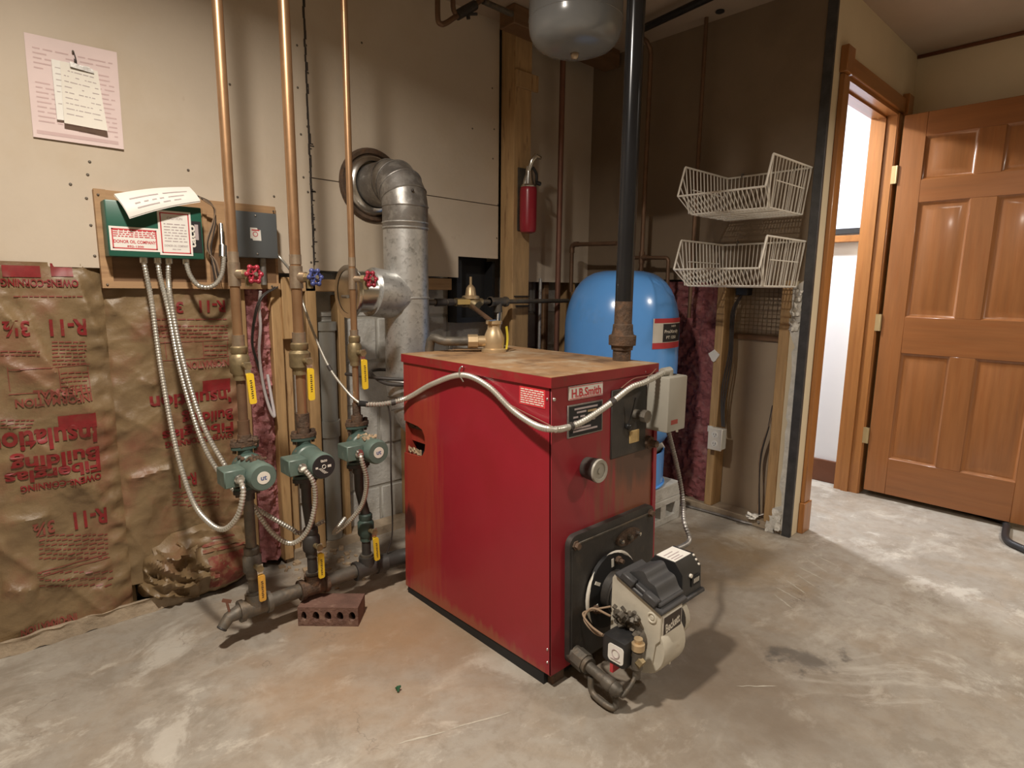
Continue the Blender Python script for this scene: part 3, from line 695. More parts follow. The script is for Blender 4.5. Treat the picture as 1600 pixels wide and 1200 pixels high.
for z, a, b in ((.805, 1.23, 1.33), (.795, 1.24, 1.28), (.782, 1.225, 1.245), (.782, 1.255, 1.275), (.782, 1.29, 1.315), (.770, 1.228, 1.24), (.770, 1.26, 1.27), (.768, 1.295, 1.32), (.750, 1.225, 1.30), (.742, 1.225, 1.33)): mb.bx(a, b, FY-.0032, FY-.0026, z, z+.005)
part('plate_print', mb, print_grey, rp, kind='stuff'); part('plate_tag', MB().bx(1.287, 1.325, FY-.0034, FY-.0026, .793, .799), brassb, rp)
cp = part('control_panel', MB().bx(1.398, 1.575, FY-.003, FY+.003, .632, .842, .002), castiron, boiler, 'black control plate')
part('tag', MB().bx(1.487, 1.535, FY-.006, FY-.003, .667, .705), mat('tan_label', (.52, .37, .16), .6, var=.15, scale=40), cp)
part('valve_stub', MB().cyl((1.515, FY, .755), (1.515, FY-.045, .755), .016, n=14).lathe((1.515, FY-.03, .755), (0, -1, 0), [(.02, 0), (.02, .02)], 8), ironold, cp)
part('chain', MB().tube([(1.478, FY-.03, .815), (1.476, FY-.02, .77), (1.470, FY-.012, .735)], .0025, 6, 4).sphere((1.470, FY-.012, .724), .010), black, cp)
part('pipe_plug', MB().lathe((1.592, FY, .652), (0, -1, 0), [(.022, 0), (.022, .012), (.012, .014), (.012, .035)], 8), ironrust, boiler)
kb = part('gauge_knob', MB().lathe((1.288, FY+.004, .630), (0, -1, 0), [(.030, 0), (.032, .02), (.034, .042), (.035, .048)], 28), castiron, boiler)
part('knob_face', MB().lathe((1.288, FY-.044, .630), (0, -1, 0), [(.0345, 0), (.033, .006), (.024, .005), (.022, .002), (.009, .002), (.008, .005), (.0, .005)], 28), aqua, kb)
st = part('warning_sticker', MB().bx(BX0-.0012, BX0, 1.089, 1.189, .817, .868), mat('sticker_red', (.62, .04, .05), .45, var=.05), boiler)
mb = MB(); rr = random.Random(5)
for r in range(7):
    y = 1.183
    while y > 1.096:
        l = rr.uniform(.006, .018); mb.bx(BX0-.002, BX0-.0012, max(1.093, y-l), y, .860-.0063*r, .8628-.0063*r); y -= l+.003
part('sticker_print', mb, offwhite, st, kind='stuff')
for p in ((1.128, .845), (1.565, .884)): part('screw', MB().sphere((p[0]+.022 if p[0] < 1.2 else p[0], FY+.001, p[1]), .006, 8, 5), steel, boiler)
for z in (.845, .12, .08): part('screw', MB().sphere((BX0-.0, BY0+.012, z), .004, 8, 5), steel, boiler)
# mounting door on the front
dr = part('mounting_door', MB().prism(rrect(1.197, 1.612, .052, .447, .03), (0, FY-.016, 0), X_, Z_, (0, .018, 0)), castiron, boiler, 'black cast mounting door')
part('door_rib', MB().bx(1.235, 1.575, FY-.020, FY-.016, .418, .424, .001), ironold, dr); part('door_rib', MB().bx(1.205, 1.209, FY-.019, FY-.016, .10, .41), castiron, dr)
for x, z in ((1.223, .418), (1.590, .420), (1.223, .09), (1.59, .09)):
    part('bolt', MB().lathe((x, FY-.016, z), (0, -1, 0), [(.014, 0), (.014, .004), (.010, .004), (.010, .014)], 6), ironrust, dr)
ov = on(975, 836, y=FY-.02)
mb = MB().prism([(.058*cos(2*pi*i/24), .024*sin(2*pi*i/24)) for i in range(24)], (ov.x, FY-.016, ov.z), V(cos(.06), 0, sin(.06)), V(-sin(.06), 0, cos(.06)), (0, -.008, 0))
oc = part('inspection_cover', mb, ironrust, dr, 'oval brown inspection cover')
for d in (-.045, 0, .045): part('bolt', MB().lathe((ov.x+d, FY-.024, ov.z), (0, -1, 0), [(.007 if d else .010, 0), (.006 if d else .009, .012), (.003, .014)], 8), steel if d else ironold, oc)

# supply riser, relief valve on the lid
rs = thing('supply_riser', 'thick black iron riser pipe with rusty union at the front of the boiler top', 'pipe', (1.597, 1.18, BZ1))
part('pipe', MB().cyl((1.597, 1.18, .99), (1.597, 1.18, CEIL-.002), .0285, n=28), blackpipe, rs)
part('union', MB().lathe((1.597, 1.18, BZ1+.001), (0, 0, 1), [(.031, 0), (.031, .035), (.036, .036), (.038, .05), (.046, .052), (.047, .082), (.038, .086), (.035, .10), (.034, .118), (.0295, .122)], 10), ironrust, rs)
part('pipe_scale', MB().cyl((1.597, 1.18, 1.02), (1.597, 1.18, 1.10), .0289, .0287, n=28), ironrust, rs)
rv = thing('relief_valve', 'brass relief valve with lever and yellow tag on the boiler lid', 'valve', (1.435, 1.637, BZ1))
part('body', MB().lathe((1.435, 1.637, BZ1+.0015), (0, 0, 1), [(.046, 0), (.046, .010), (.036, .014), (.037, .03), (.038, .05), (.030, .072), (.024, .085), (.024, .10), (.030, .102), (.030, .112), (.012, .114)], 24), brassb, rv)
part('outlet', MB().cyl((1.435, 1.637, .945), (1.37, 1.68, .945), .02, n=16).cyl((1.385, 1.67, .945), (1.355, 1.69, .945), .025, n=8), brassb, rv)
part('lever', MB().box((1.415, 1.63, 1.022), (.05, .014, .004), 0, Matrix.Rotation(.4, 3, 'Z')), steel, rv)
part('tag', MB().grid(lambda u, v: V(1.468+.006*sin(v*3), 1.612-.012*u, .998-.085*v+.004*u), 3, 8), mat('tag_yellow', (.62, .52, .05), .45), rv)
dis = thing('discharge_pipe', 'dull iron discharge pipe running back from the relief valve', 'pipe', (1.355, 1.69, .93))
part('pipe', MB().tube([(1.356, 1.69, .945), (1.29, 1.74, .945), (1.262, 1.79, .945), (1.26, 1.80, .80)], .017, 12, 4), ironold, dis)
cl = thing('pipe_clamp_strip', 'thin metal strip lying from valve across the boiler top', 'strap', (1.38, 1.72, BZ1))
part('strip', MB().box((1.375, 1.70, .916), (.012, .13, .003), 0, Matrix.Rotation(.75, 3, 'Z')), galvd, cl)
# thin dark tubes rising behind the relief valve to the feed line
solo('capillary_tubes', MB().tube([(1.47, 1.66, 1.0), (1.62, 1.95, 1.04), (1.74, 2.14, 1.055)], .010, 10, 5), copperd, 'dull copper tube rising from relief valve to the feed line', 'pipe', (1.47, 1.66, 1.0))

# feed line with regulator across the black recess
fl = thing('feed_line', 'dark iron water feed line crossing the black recess and wooden post', 'pipe', (1.95, 2.15, 1.07))
fz = 1.072; fy = 2.155
part('pipe', MB().cyl((1.49, fy, fz), (1.66, fy, fz), .013, n=12).cyl((1.80, fy, fz), (2.42, fy, fz+.002), .011, n=12), ironold, fl)
part('tee', MB().cyl((1.86, fy, fz), (1.97, fy, fz), .021, n=12).cyl((1.915, fy, fz), (1.915, fy, fz-.05), .02, n=12).cyl((1.86, fy, fz), (1.875, fy, fz), .025, n=8).cyl((1.955, fy, fz), (1.97, fy, fz), .025, n=8), ironold, fl)
part('coupling', MB().cyl((1.545, fy, fz), (1.60, fy, fz), .018, n=10).cyl((1.61, fy, fz), (1.64, fy, fz), .016, n=8), cable_b, fl)
part('drop_tube', MB().cyl((1.915, fy, fz-.05), (1.90, fy-.01, .93), .009, n=10).cyl((1.935, fy, fz-.04), (1.925, fy, .93), .007, n=8), steel, fl)
part('strap', MB().bx(2.07, 2.165, 2.193, 2.199, 1.045, 1.052).bx(2.06, 2.168, 2.194, 2.2, 1.095, 1.10), castiron, fl)
pr = thing('pressure_regulator', 'brass pressure regulator with pointed bonnet in front of the black recess', 'valve', (1.74, fy, fz))
part('body', MB().cyl((1.655, fy, fz), (1.81, fy, fz), .018, n=16).cyl((1.70, fy, fz), (1.79, fy, fz), .024, n=8).lathe((1.745, fy, fz), (.2, -1, -.45), [(.028, 0), (.028, .04), (.024, .046)], 18), brass, pr)
part('bonnet', MB().lathe((1.745, fy, fz+.015), (0, 0, 1), [(.040, 0), (.040, .012), (.026, .016), (.020, .05), (.012, .06), (.006, .065), (.006, .10)], 20), brassb, pr)
part('tag_band', MB().bx(1.655, 1.725, fy-.024, fy-.019, fz-.010, fz+.013), mat('tag_tan', (.62, .44, .16), .5, var=.1), pr)

# ================================================================== AQUASTAT + CABLES
def flex(name, pts, label, r=.0095, k=10, mt=flexm, bands=(), group=None):
    p = [Vector(q) for q in pts]
    root = thing(name, label, 'cable', p[0], group)
    path = smooth_path(p, k)
    part('armour', MB().tube(path, r*.98, 10, 0, .24, .0095), mt, root)
    for t in bands:
        i = int(t*(len(path)-2)); part('tape_band', MB().tube([path[i], path[i+1].lerp(path[i], .2), path[i+1], path[min(i+2, len(path)-1)]], r*1.18, 10), cable_b, root)
    return root
A0, A1, AY0, AY1, AZ0, AZ1 = 1.578, 1.682, .982, 1.066, .698, .872
aq = thing('aquastat_box', 'grey-beige control box mounted on the boiler front corner', 'control box', (1.63, 1.066, AZ0))
part('cover', MB().bx(A0, A1, AY0, AY1, AZ0, AZ1, .005, 2), aqua, aq)
for x in (1.647, 1.660): part('knockout', MB().cyl((x, 1.02, AZ1), (x, 1.02, AZ1+.0012), .005 if x < 1.65 else .010, n=14), blackmat, aq)
part('maker_plate', MB().bx(1.598, 1.634, AY0-.0012, AY0, .722, .736), mat('plate_red', (.30, .05, .04), .5), aq)
part('screw', MB().lathe((1.65, AY0+.01, AZ0), (0, 0, -1), [(.005, 0), (.005, .008)], 8), steel, aq)
S = lambda px, py, x=1.126: on(px, py, x=x)
Fp = lambda px, py, y=1.045: on(px, py, y=y)
flex('armoured_cable', [on(572, 632, y=1.83), on(600, 631, y=1.80), S(636, 622), S(676, 600), S(722, 586), S(762, 603), S(800, 640, 1.12), S(836, 664, 1.108), S(864, 671, 1.100), Fp(886, 668, 1.03), Fp(912, 658, 1.03), Fp(950, 633, 1.036), Fp(985, 606, 1.035), Fp(1008, 597, 1.025), V(1.615, 1.022, .885)], 'pale armoured cable draped across the red boiler to the grey box', .0098, 12, bands=(.10, .66, .80))
part('connector', MB().cyl((1.598, 1.024, .884), (1.635, 1.02, .884), .013, .015, n=14).cyl((1.628, 1.02, AZ1), (1.628, 1.02, .89), .015, n=14), aqua, aq)
# fine tubing hugging the same route
solo('capillary_wire', MB().tube([S(700, 592, 1.133), S(745, 592, 1.133), S(790, 628, 1.133), V(1.134, 1.055, .775)], .0016, 6, 6), copperred, 'thin copper wire behind the pale cable on the boiler side', 'wire', (1.133, 1.3, .86))
solo('capillary_wire', MB().tube([(1.44, FY-.004, .845), (1.50, FY-.006, .868), (1.575, FY-.01, .872), (1.61, FY-.012, .89)], .0018, 6, 6), copperred, 'thin copper wire above the black control plate on the boiler front', 'wire', (1.52, FY, .86))
hk = thing('cable_hook', 'small steel hook holding the pale cable at the boiler lid edge', 'hook', S(724, 580, 1.13))
q = S(724, 581, 1.13)
part('hook', MB().tube([q+V(.004, 0, .014), q+V(-.008, 0, .016), q+V(-.016, 0, .004), q+V(-.012, 0, -.012), q+V(0, 0, -.03)], .003, 8, 5), steel, hk)

# ================================================================== BURNER
bu = thing('oil_burner', 'cream and black oil burner bolted to the lower front of the boiler', 'burner', (1.36, .90, .07))
bxc, bzc = 1.379, .237
DY = FY-.016-.018
fg = part('flange', MB().prism([((.108+.012*abs(cos(1.5*a)))*cos(a), (.108+.012*abs(cos(1.5*a)))*sin(a)) for a in [2*pi*i/36 for i in range(36)]], (bxc, DY-.004, bzc), X_, Z_, (0, -.012, 0)), blackmat, bu)
part('gasket', MB().torus((bxc, DY-.010, bzc), (0, 1, 0), .113, .006, 36, 8), offwhite, fg)
for a in (95, 150, 200, 320, 20):
    part('slot', MB().box((bxc+.088*cos(radians(a)), DY-.0168, bzc+.088*sin(radians(a))), (.026, .002, .010), 0, Matrix.Rotation(-radians(a), 3, 'Y')), offwhite, fg)
for a in (80, 200, 330): part('bolt', MB().lathe((bxc+.092*cos(radians(a)), DY-.016, bzc+.092*sin(radians(a))), (0, -1, 0), [(.012, 0), (.012, .012), (.007, .012), (.007, .024)], 6), ironrust, fg)
part('air_tube', MB().cyl((bxc, DY-.016, bzc), (bxc, .965, bzc), .062, n=32).torus((bxc, .985, bzc), (0, 1, 0), .063, .005, 30, 6).torus((bxc, .973, bzc), (0, 1, 0), .065, .004, 30, 6), castiron, bu)
hx0, hx1, hy0, hy1 = 1.302, 1.408, .798, .962
prof = [(hy1, .14), (hy1, .322), (hy1-.01, .338), (hy0+.005, .282), (hy0, .27), (hy0, .20), (hy0+.012, .185), (hy0+.02, .12), (hy0+.06, .085), (hy0+.11, .09)]
hs = part('housing', MB().prism(prof, (hx0, 0, 0), Y_, Z_, (hx1-hx0, 0, 0)), burnercream, bu, 'cream cast blower housing')
part('scroll', MB().lathe((hx0+.004, .872, .165), (1, 0, 0), [(.088, 0), (.092, .006), (.092, .10), (.088, .106)], 30), burnercream, hs)
part('boss', MB().torus((hx0-.001, .825, .258), (1, 0, 0), .013, .003, 20, 6).lathe((hx0, .825, .258), (-1, 0, 0), [(.008, 0), (.006, .003)], 14), burnercream, hs)
lb = part('name_plate', MB().bx(hx0+.008, hx0+.102, hy0-.003, hy0+.002, .204, .268, .001), offwhite, hs)
part('plate_face', MB().bx(hx0+.012, hx0+.098, hy0-.0037, hy0-.003, .208, .264), mat('plate_brown', (.035, .022, .018), .35), lb)
ontext(lb, offwhite, 'Beckett', (hx0+.055, hy0-.0043, .234), V(1, 0, .15).normalized(), V(-.15, 0, 1).normalized(), .070, .028)
part('front_rib', MB().bx(hx0+.05, hx0+.056, hy0-.004, hy0+.02, .11, .2).bx(hx0+.08, hx0+.112, hy0-.006, hy0+.03, .13, .20, .003), burnercream, hs)
# ignition transformer: dark lid following the slope
sl_a = math.atan2(.282-.338, (hy0+.005)-(hy1-.01)); RM = Matrix.Rotation(sl_a+pi if False else math.atan2(.056, .147), 3, 'X')
def tilt(x, d, h):   # along the sloping top: d from the rear edge, h above it
    return V(x, hy1-.012-d*cos(.364), .338-d*sin(.364)+h*cos(.364)) + V(0, -h*sin(.364), 0)
def tbox(b, x0, x1, d0, d1, h0, h1, bev=.003):
    c = tilt((x0+x1)/2, (d0+d1)/2, (h0+h1)/2); b.box(c, (x1-x0, d1-d0, h1-h0), bev, Matrix.Rotation(.364, 3, 'X'))
tr = MB(); tbox(tr, hx0-.010, hx1+.012, .0, .170, .0, .012); tbox(tr, hx0-.004, hx1+.008, .03, .155, .012, .024)
tp = part('transformer_base', tr, dgrey, bu)
def hump(d): return .024+.040*max(0, 1-((d-.075)/.05)**2)**.5 if abs(d-.075) < .05 else .024
ds = [.03+.115*i/16 for i in range(17)]
vs_ = []; 
prof2 = [(d, .022) for d in (ds[0], ds[-1])][::-1]
pp = [(d, .024+.036*math.exp(-((d-.065)/.026)**2)+.022*math.exp(-((d-.11)/.02)**2)) for d in ds]
mb = MB(); 
o_ = tilt(hx0+.012, 0, 0); 
ud = (tilt(0, 1, 0)-tilt(0, 0, 0)); vd = (tilt(0, 0, 1)-tilt(0, 0, 0))
mb.prism(prof2+pp, o_, ud, vd, (.098, 0, 0)); part('transformer_cover', mb, dgrey, tp, 'dark humped transformer cover')
for d in (.02, .10): b = MB(); tbox(b, hx0-.014, hx0+.010, d, d+.045, .008, .030); part('latch', b, dgrey, tp)
# primary control box with white label
PX0, PX1, PYa, PYb, PZa = 1.432, 1.532, .812, .925, .268
pc = part('primary_control', MB().prism([(PYa, PZa), (PYb, PZa), (PYb, PZa+.075), (PYb-.016, PZa+.100), (PYa+.030, PZa+.100), (PYa+.004, PZa+.070)], (PX0, 0, 0), Y_, Z_, (PX1-PX0, 0, 0)), black, bu, 'black burner control with white label on top')
part('label_sheet', MB().bx(PX0+.004, PX1-.010, PYa+.032, PYb-.018, PZa+.100, PZa+.1012), white, pc)
mb = MB()
for y in (.885, .872, .86, .85): mb.bx(PX0+.012, PX0+.012+random.uniform(.02, .06), y, y+.004, PZa+.1012, PZa+.1016)
part('label_print', mb, print_grey, pc, kind='stuff')
part('display', MB().bx(PX0+.045, PX1-.010, PYa-.0012, PYa+.0005, PZa+.022, PZa+.052), blackmat, pc)
for k in range(4): part('display_mark', MB().bx(PX0+.056+.008*k, PX0+.060+.008*k, PYa-.002, PYa-.001, PZa+.030, PZa+.044), offwhite, pc)
part('reset_button', MB().cyl((PX0+.040, PYa+.003, PZa+.058), (PX0+.040, PYa-.003, PZa+.058), .006, n=10), offwhite, pc)
for k in range(3): part('indicator', MB().sphere((PX1-.006, PYa+.008+.009*k, PZa+.074+.011*k), .0042, 8, 5), offwhite, pc)
part('control_bracket', MB().bx(1.398, 1.545, PYa-.008, PYb+.004, PZa-.013, PZa, .003), dgrey, bu)
part('bracket_web', MB().bx(1.408, 1.43, .83, .92, .20, PZa-.012), dgrey, bu)
# motor on the far side
part('motor', MB().lathe((hx1, .865, .20), (1, 0, 0), [(.060, 0), (.064, .008), (.064, .055), (.055, .063), (.02, .066)], 28), castiron, bu)
part('motor_band', MB().lathe((hx1+.030, .865, .20), (1, 0, 0), [(.066, 0), (.066, .022)], 28), burnercream, bu)
# pump on the near side
pk = part('fuel_pump', MB().bx(1.212, 1.285, .845, .925, .125, .205, .012, 2), black, bu, 'black fuel pump with square white label')
part('pump_label', MB().prism(rrect(.849, .900, .140, .190, .010), (1.2105, 0, 0), Y_, Z_, (.002, 0, 0)), white, pk)
part('label_print', MB().torus((1.2098, .874, .167), (1, 0, 0), .012, .0016, 18, 5).bx(1.2092, 1.2105, .858, .890, .147, .150), print_grey, pk, kind='stuff')
part('pump_flange', MB().lathe((1.285, .885, .175), (1, 0, 0), [(.042, 0), (.046, .006), (.05, .018)], 24), ironold, pk)
part('bleed_valve', MB().lathe((1.252, .832, .178), (0, 0, 1), [(.012, 0), (.018, .004), (.018, .022), (.010, .024), (.012, .03), (.012, .036)], 12), brassb, pk)
part('nozzle_fitting', MB().cyl((1.248, .845, .165), (1.244, .815, .150), .008, n=12).lathe((1.246, .826, .155), (0, -1, -.5), [(.014, 0), (.014, .016)], 6), brass, pk)
part('strainer_body', MB().lathe((1.252, .832, .178), (0, 0, -1), [(.016, 0), (.016, .05), (.011, .055), (.011, .08)], 14), ironold, pk)
part('red_tag', MB().bx(1.217, 1.250, .886, .896, .100, .128), print_red, pk)
# dirt and little fittings on top of the pump
mb = MB(); rr = random.Random(9)
for k in range(26):
    c = V(rr.uniform(1.262, 1.301), rr.uniform(.86, .935), rr.uniform(.205, .262)); d_ = V(rr.uniform(-1, 1), rr.uniform(-1, 1), rr.uniform(-.6, 1)).normalized(); mb.cyl(c, c+d_*rr.uniform(.008, .022), rr.uniform(.004, .010), n=6)
part('pump_fittings', mb, ironold, bu, kind='stuff')
part('ignition_lead', MB().tube([(1.29, .955, .21), (1.262, 1.0, .225), (1.24, 1.01, .195), (1.235, .96, .175), (1.245, .92, .185)], .0035, 8, 8).tube([(1.296, .96, .235), (1.27, 1.01, .212), (1.245, 1.02, .205), (1.228, .975, .195), (1.225, .93, .19)], .003, 8, 8), cable_t, bu)
# fuel supply pipe low at the front
fu = thing('fuel_line', 'old iron and copper fuel line below the burner pump', 'pipe', (1.225, .98, .03))
f0 = V(1.225, 1.052, .088)
part('coupling', MB().cyl(f0, f0+V(-.005, -.035, -.003), .026, n=14).cyl(f0+V(-.005, -.035, -.003), f0+V(-.010, -.075, -.006), .029, n=8).cyl(f0+V(-.010, -.075, -.006), f0+V(-.012, -.088, -.007), .024, n=14), ironold, fu)
part('pipe', MB().cyl(f0+V(-.012, -.085, -.007), f0+V(-.020, -.165, -.015), .015, n=14), ironold, fu)
part('shutoff', MB().lathe(f0+V(-.019, -.150, -.012), (-.1, -1, -.12), [(.019, 0), (.021, .02), (.016, .03), (.020, .034), (.018, .05), (.008, .06)], 12), ironold, fu)
part('tubing', MB().tube([f0+V(-.02, -.10, -.03), (1.20, .94, .020), (1.195, .885, .014), (1.203, .862, .018), (1.215, .872, .05), (1.225, .875, .075)], .009, 10, 8).tube([f0+V(-.022, -.19, -.012), (1.205, .845, .06), (1.225, .835, .08), (1.248, .832, .105)], .006, 10, 8), ironold, fu)
flex('armoured_cable', [(1.655, 1.03, .698), on(1058, 730, y=1.03), on(1067, 780, y=1.02), on(1069, 815, y=.98), on(1077, 845, y=.94), (1.524, .905, .355)], 'grey armoured cable hanging from grey box to the burner control', .0085, 10, mt=galvd)

# ================================================================== FLUE
fx, fyy, fr = 1.33, 2.05, .089
fe = 1.555
fp = thing('flue_pipe', 'galvanised flue pipe rising behind the boiler and bending into the wall', 'flue pipe', (fx, fyy, .55))
part('pipe_section', MB().cyl((fx, fyy, .76), (fx, fyy, 1.10), fr, n=36), galv, fp)
part('pipe_section', MB().cyl((fx, fyy, 1.095), (fx, fyy, 1.36), fr*.985, n=36), galv, fp)
part('pipe_section', MB().lathe((fx, fyy, 1.355), (0, 0, 1), [(fr*.97, 0), (fr*1.0, .004), (fr*1.0, .09), (fr*.975, .092)], 36), galvd, fp)
for z in (1.095, 1.365, 1.385): part('crimp_bead', MB().torus((fx, fyy, z), (0, 0, 1), fr, .0035, 36, 6), galv, fp)
# adjustable elbow in four gores
gore = []; R_ = .105; zc = 1.447
for k in range(5):
    a = pi/2*k/4; c = V(fx, fyy+R_*(1-cos(a)), zc+R_*sin(a)); t = V(0, sin(a), cos(a)); gore.append((c, t))
def ring(c, t, r, n=36):
    u = X_; v = t.cross(u).normalized(); return [c+u*r*cos(2*pi*i/n)+v*r*sin(2*pi*i/n) for i in range(n)]
el = part('elbow', MB().torus(gore[0][0], gore[0][1], fr*1.0, .003, 36, 6), galvd, fp)
for k in range(4):
    n = 36; a = ring(gore[k][0], gore[k][1], fr*(1.012-.006*k)); b = ring(gore[k+1][0], gore[k+1][1], fr*(.995-.006*k))
    part('elbow_gore', MB().add(a+b, [(i, (i+1) % n, n+(i+1) % n, n+i) for i in range(n)]).torus(gore[k+1][0], gore[k+1][1], fr*.998, .003, 36, 6), galvd, el)
part('screw', MB().sphere((fx-.02, fyy-fr*.93, 1.50), .006, 8, 5), cable_b, fp)
part('horizontal_section', MB().cyl((fx, fyy+R_, fe-.003), (fx, YW-.002, fe-.003), fr*.985, n=36), galvd, fp)
th = thing('wall_thimble', 'rusty round thimble collar where the flue enters the wall', 'collar', (fx, YW, fe))
part('outer_ring', MB().lathe((fx, YW-.001, fe), (0, -1, 0), [(.105, 0), (.150, 0), (.150, .006), (.142, .018), (.128, .014), (.126, .003), (.105, .003)], 44, False), ironrust, th)
part('inner_ring', MB().lathe((fx, YW-.004, fe), (0, -1, 0), [(.095, 0), (.126, 0), (.122, .012), (.108, .03), (.095, .034)], 44, False), steel, th)
# tee with draft damper
te = part('tee_branch', MB().tube([(fx+.02, fyy, 1.10), (fx-.06, fyy, 1.105), (fx-.075, fyy, 1.106), (fx-.16, fyy, 1.118), (fx-.165, fyy, 1.118)], [.080, .087, .092, .094, .085], 32), galv, fp)
part('branch_collar', MB().cyl((fx-.16, fyy, 1.118), (1.085, fyy, 1.118), .078, n=32), steel, te)
dm = thing('draft_damper', 'thin round metal draft damper at the end of the flue tee', 'damper', (1.075, fyy, 1.118))
part('rim', MB().lathe((1.085, fyy, 1.118), (-1, 0, 0), [(.080, 0), (.098, .0), (.100, .008), (.098, .016), (.080, .014)], 40, False).lathe((1.083, fyy, 1.118), (-1, 0, 0), [(.085, 0), (.082, .01), (.0, .012)], 40, False), steel, dm)
part('pivot_weight', MB().cyl((1.062, fyy-.02, 1.10), (1.062, fyy+.02, 1.10), .006, n=8), ironold, dm)
# lower elbow into the boiler
part('lower_elbow', MB().tube([(fx, fyy, .78), (fx, fyy-.005, .72), (fx+.006, fyy-.03, .66), (fx+.015, fyy-.08, .61), (fx+.02, fyy-.16, .60), (fx+.02, 1.795, .60)], fr*.99, 32, 3), galv, fp)
for z, dy in ((.765, 0), (.70, .012), (.655, .035)): part('elbow_seam', MB().torus((fx, fyy-dy, z), (0, dy*8, 1), fr*.995, .003, 36, 6), galvd, fp)
part('screw', MB().sphere((fx+.045, fyy-.08, .80), .005, 8, 5), cable_b, fp)
# dark tubing looped around the flue base
solo('coiled_tubing', MB().tube([(1.12, 2.18, .79), (1.2, 2.0, .785), (1.36, 1.93, .775), (1.42, 2.02, .78), (1.33, 2.16, .79), (1.2, 2.12, .80), (1.2, 1.99, .765), (1.34, 1.92, .76), (1.42, 1.98, .755)], .007, 8, 8), cable_b, 'dark thin tubing coiled around the flue pipe behind the boiler', 'tubing', (1.25, 2.0, .78))
solo('hanging_wire', MB().tube([on(606, 632, y=1.795), on(610, 660, y=1.80), on(611, 740, y=1.82), on(613, 830, y=1.84), V(1.10, 1.862, .14)], .003, 8, 8), cable_b, 'dark wire hanging down behind the left edge of the boiler', 'wire', (1.16, 1.85, .42))

# ================================================================== ZONE RISERS AND PUMPS
PY = 1.87
def handwheel(b, c, ax, R, lobes=6):
    u, v, a = frame(ax); c = Vector(c)
    b.torus(c, a, R*.74, R*.17, 24, 8)
    for i in range(lobes):
        t = 2*pi*i/lobes; d = u*cos(t)+v*sin(t)
        b.sphere(c+d*R*.86, R*.30, 10, 7); b.cyl(c, c+d*R*.8, R*.13, n=6)
    b.cyl(c-a*R*.2, c+a*R*.2, R*.26, n=10)
def drain_valve(x, z, r, wm, wl_, group='drain valves on the copper risers'):
    t = thing('drain_valve', wl_, 'valve', (x, PY, z), group)
    ax = V(.55, -.83, 0).normalized()
    part('tee', MB().cyl((x, PY, z-.035), (x, PY, z+.035), r*1.22, n=18).cyl((x, PY, z), V(x, PY, z)+ax*.035, r*1.0, n=14), solder, t)
    part('stem', MB().cyl(V(x, PY, z)+ax*.03, V(x, PY, z)+ax*.062, .009, n=10).cyl(V(x, PY, z)+ax*.035, V(x, PY, z)+ax*.048, .014, n=6).cyl(V(x, PY, z)+ax*.048, V(x, PY, z)+ax*.048+V(0, 0, -.035), .010, n=10), brass, t)
    b = MB(); handwheel(b, V(x, PY, z)+ax*.068, V(.25, -.95, .1), .027); hw = part('handwheel', b, wm, t); c_ = V(x, PY, z)+ax*.068; part('wheel_nut', MB().cyl(c_, c_+V(.25, -.95, .1)*.010, .0065, n=6), steel, hw)
def ball_valve(x, z, r, label, mt=brass, hm=yellow, hl=.10, ang=0., rear=False):
    t = thing('ball_valve', label, 'valve', (x, PY, z-.045), 'ball valves with yellow levers')
    part('body', MB().lathe((x, PY, z-.052), (0, 0, 1), [(r*1.25, 0), (r*1.3, .012), (r*1.3, .016), (r*1.75, .026), (r*1.75, .07), (r*1.3, .08), (r*1.45, .084), (r*1.45, .1), (r*1.2, .104)], 10), mt, t)
    part('stem', MB().cyl((x, PY-r*1.2, z-.005), (x+.004, PY-r*1.75-.022, z-.005), .009, n=10).cyl((x+.004, PY-r*1.75-.020, z-.005), (x+.004, PY-r*1.75-.029, z-.005), .012, n=6), brass, t)
    hy = PY-r*1.75-.018
    lv = part('lever', MB().prism([(-.010, .012), (.010, .012), (.009, -.028), (-.007, -.028)], (x+.005, hy, z-.005), X_, Z_, (0, -.003, 0)), steel, t)
    R2 = Matrix.Rotation(ang, 3, 'Y')
    b = MB().prism(rrect(-.0105, .0105, -hl, -.022, .006), (x+.007, hy-.004, z-.005), V(cos(ang), 0, -sin(ang)), V(sin(ang), 0, cos(ang)), (0, -.006, 0))
    g = part('grip', b, hm, lv, 'yellow vinyl grip')
    m2 = MB()
    for k in range(9): m2.prism([(-.0035+.002*(k % 3), -.042-.0065*k), (.0025+.0015*(k % 2), -.042-.0065*k), (.0025, -.0445-.0065*k), (-.0035, -.0445-.0065*k)], (x+.007, hy-.0105, z-.005), V(cos(ang), 0, -sin(ang)), V(sin(ang), 0, cos(ang)), (0, -.0006, 0))
    part('grip_print', m2, ink, g, kind='stuff')
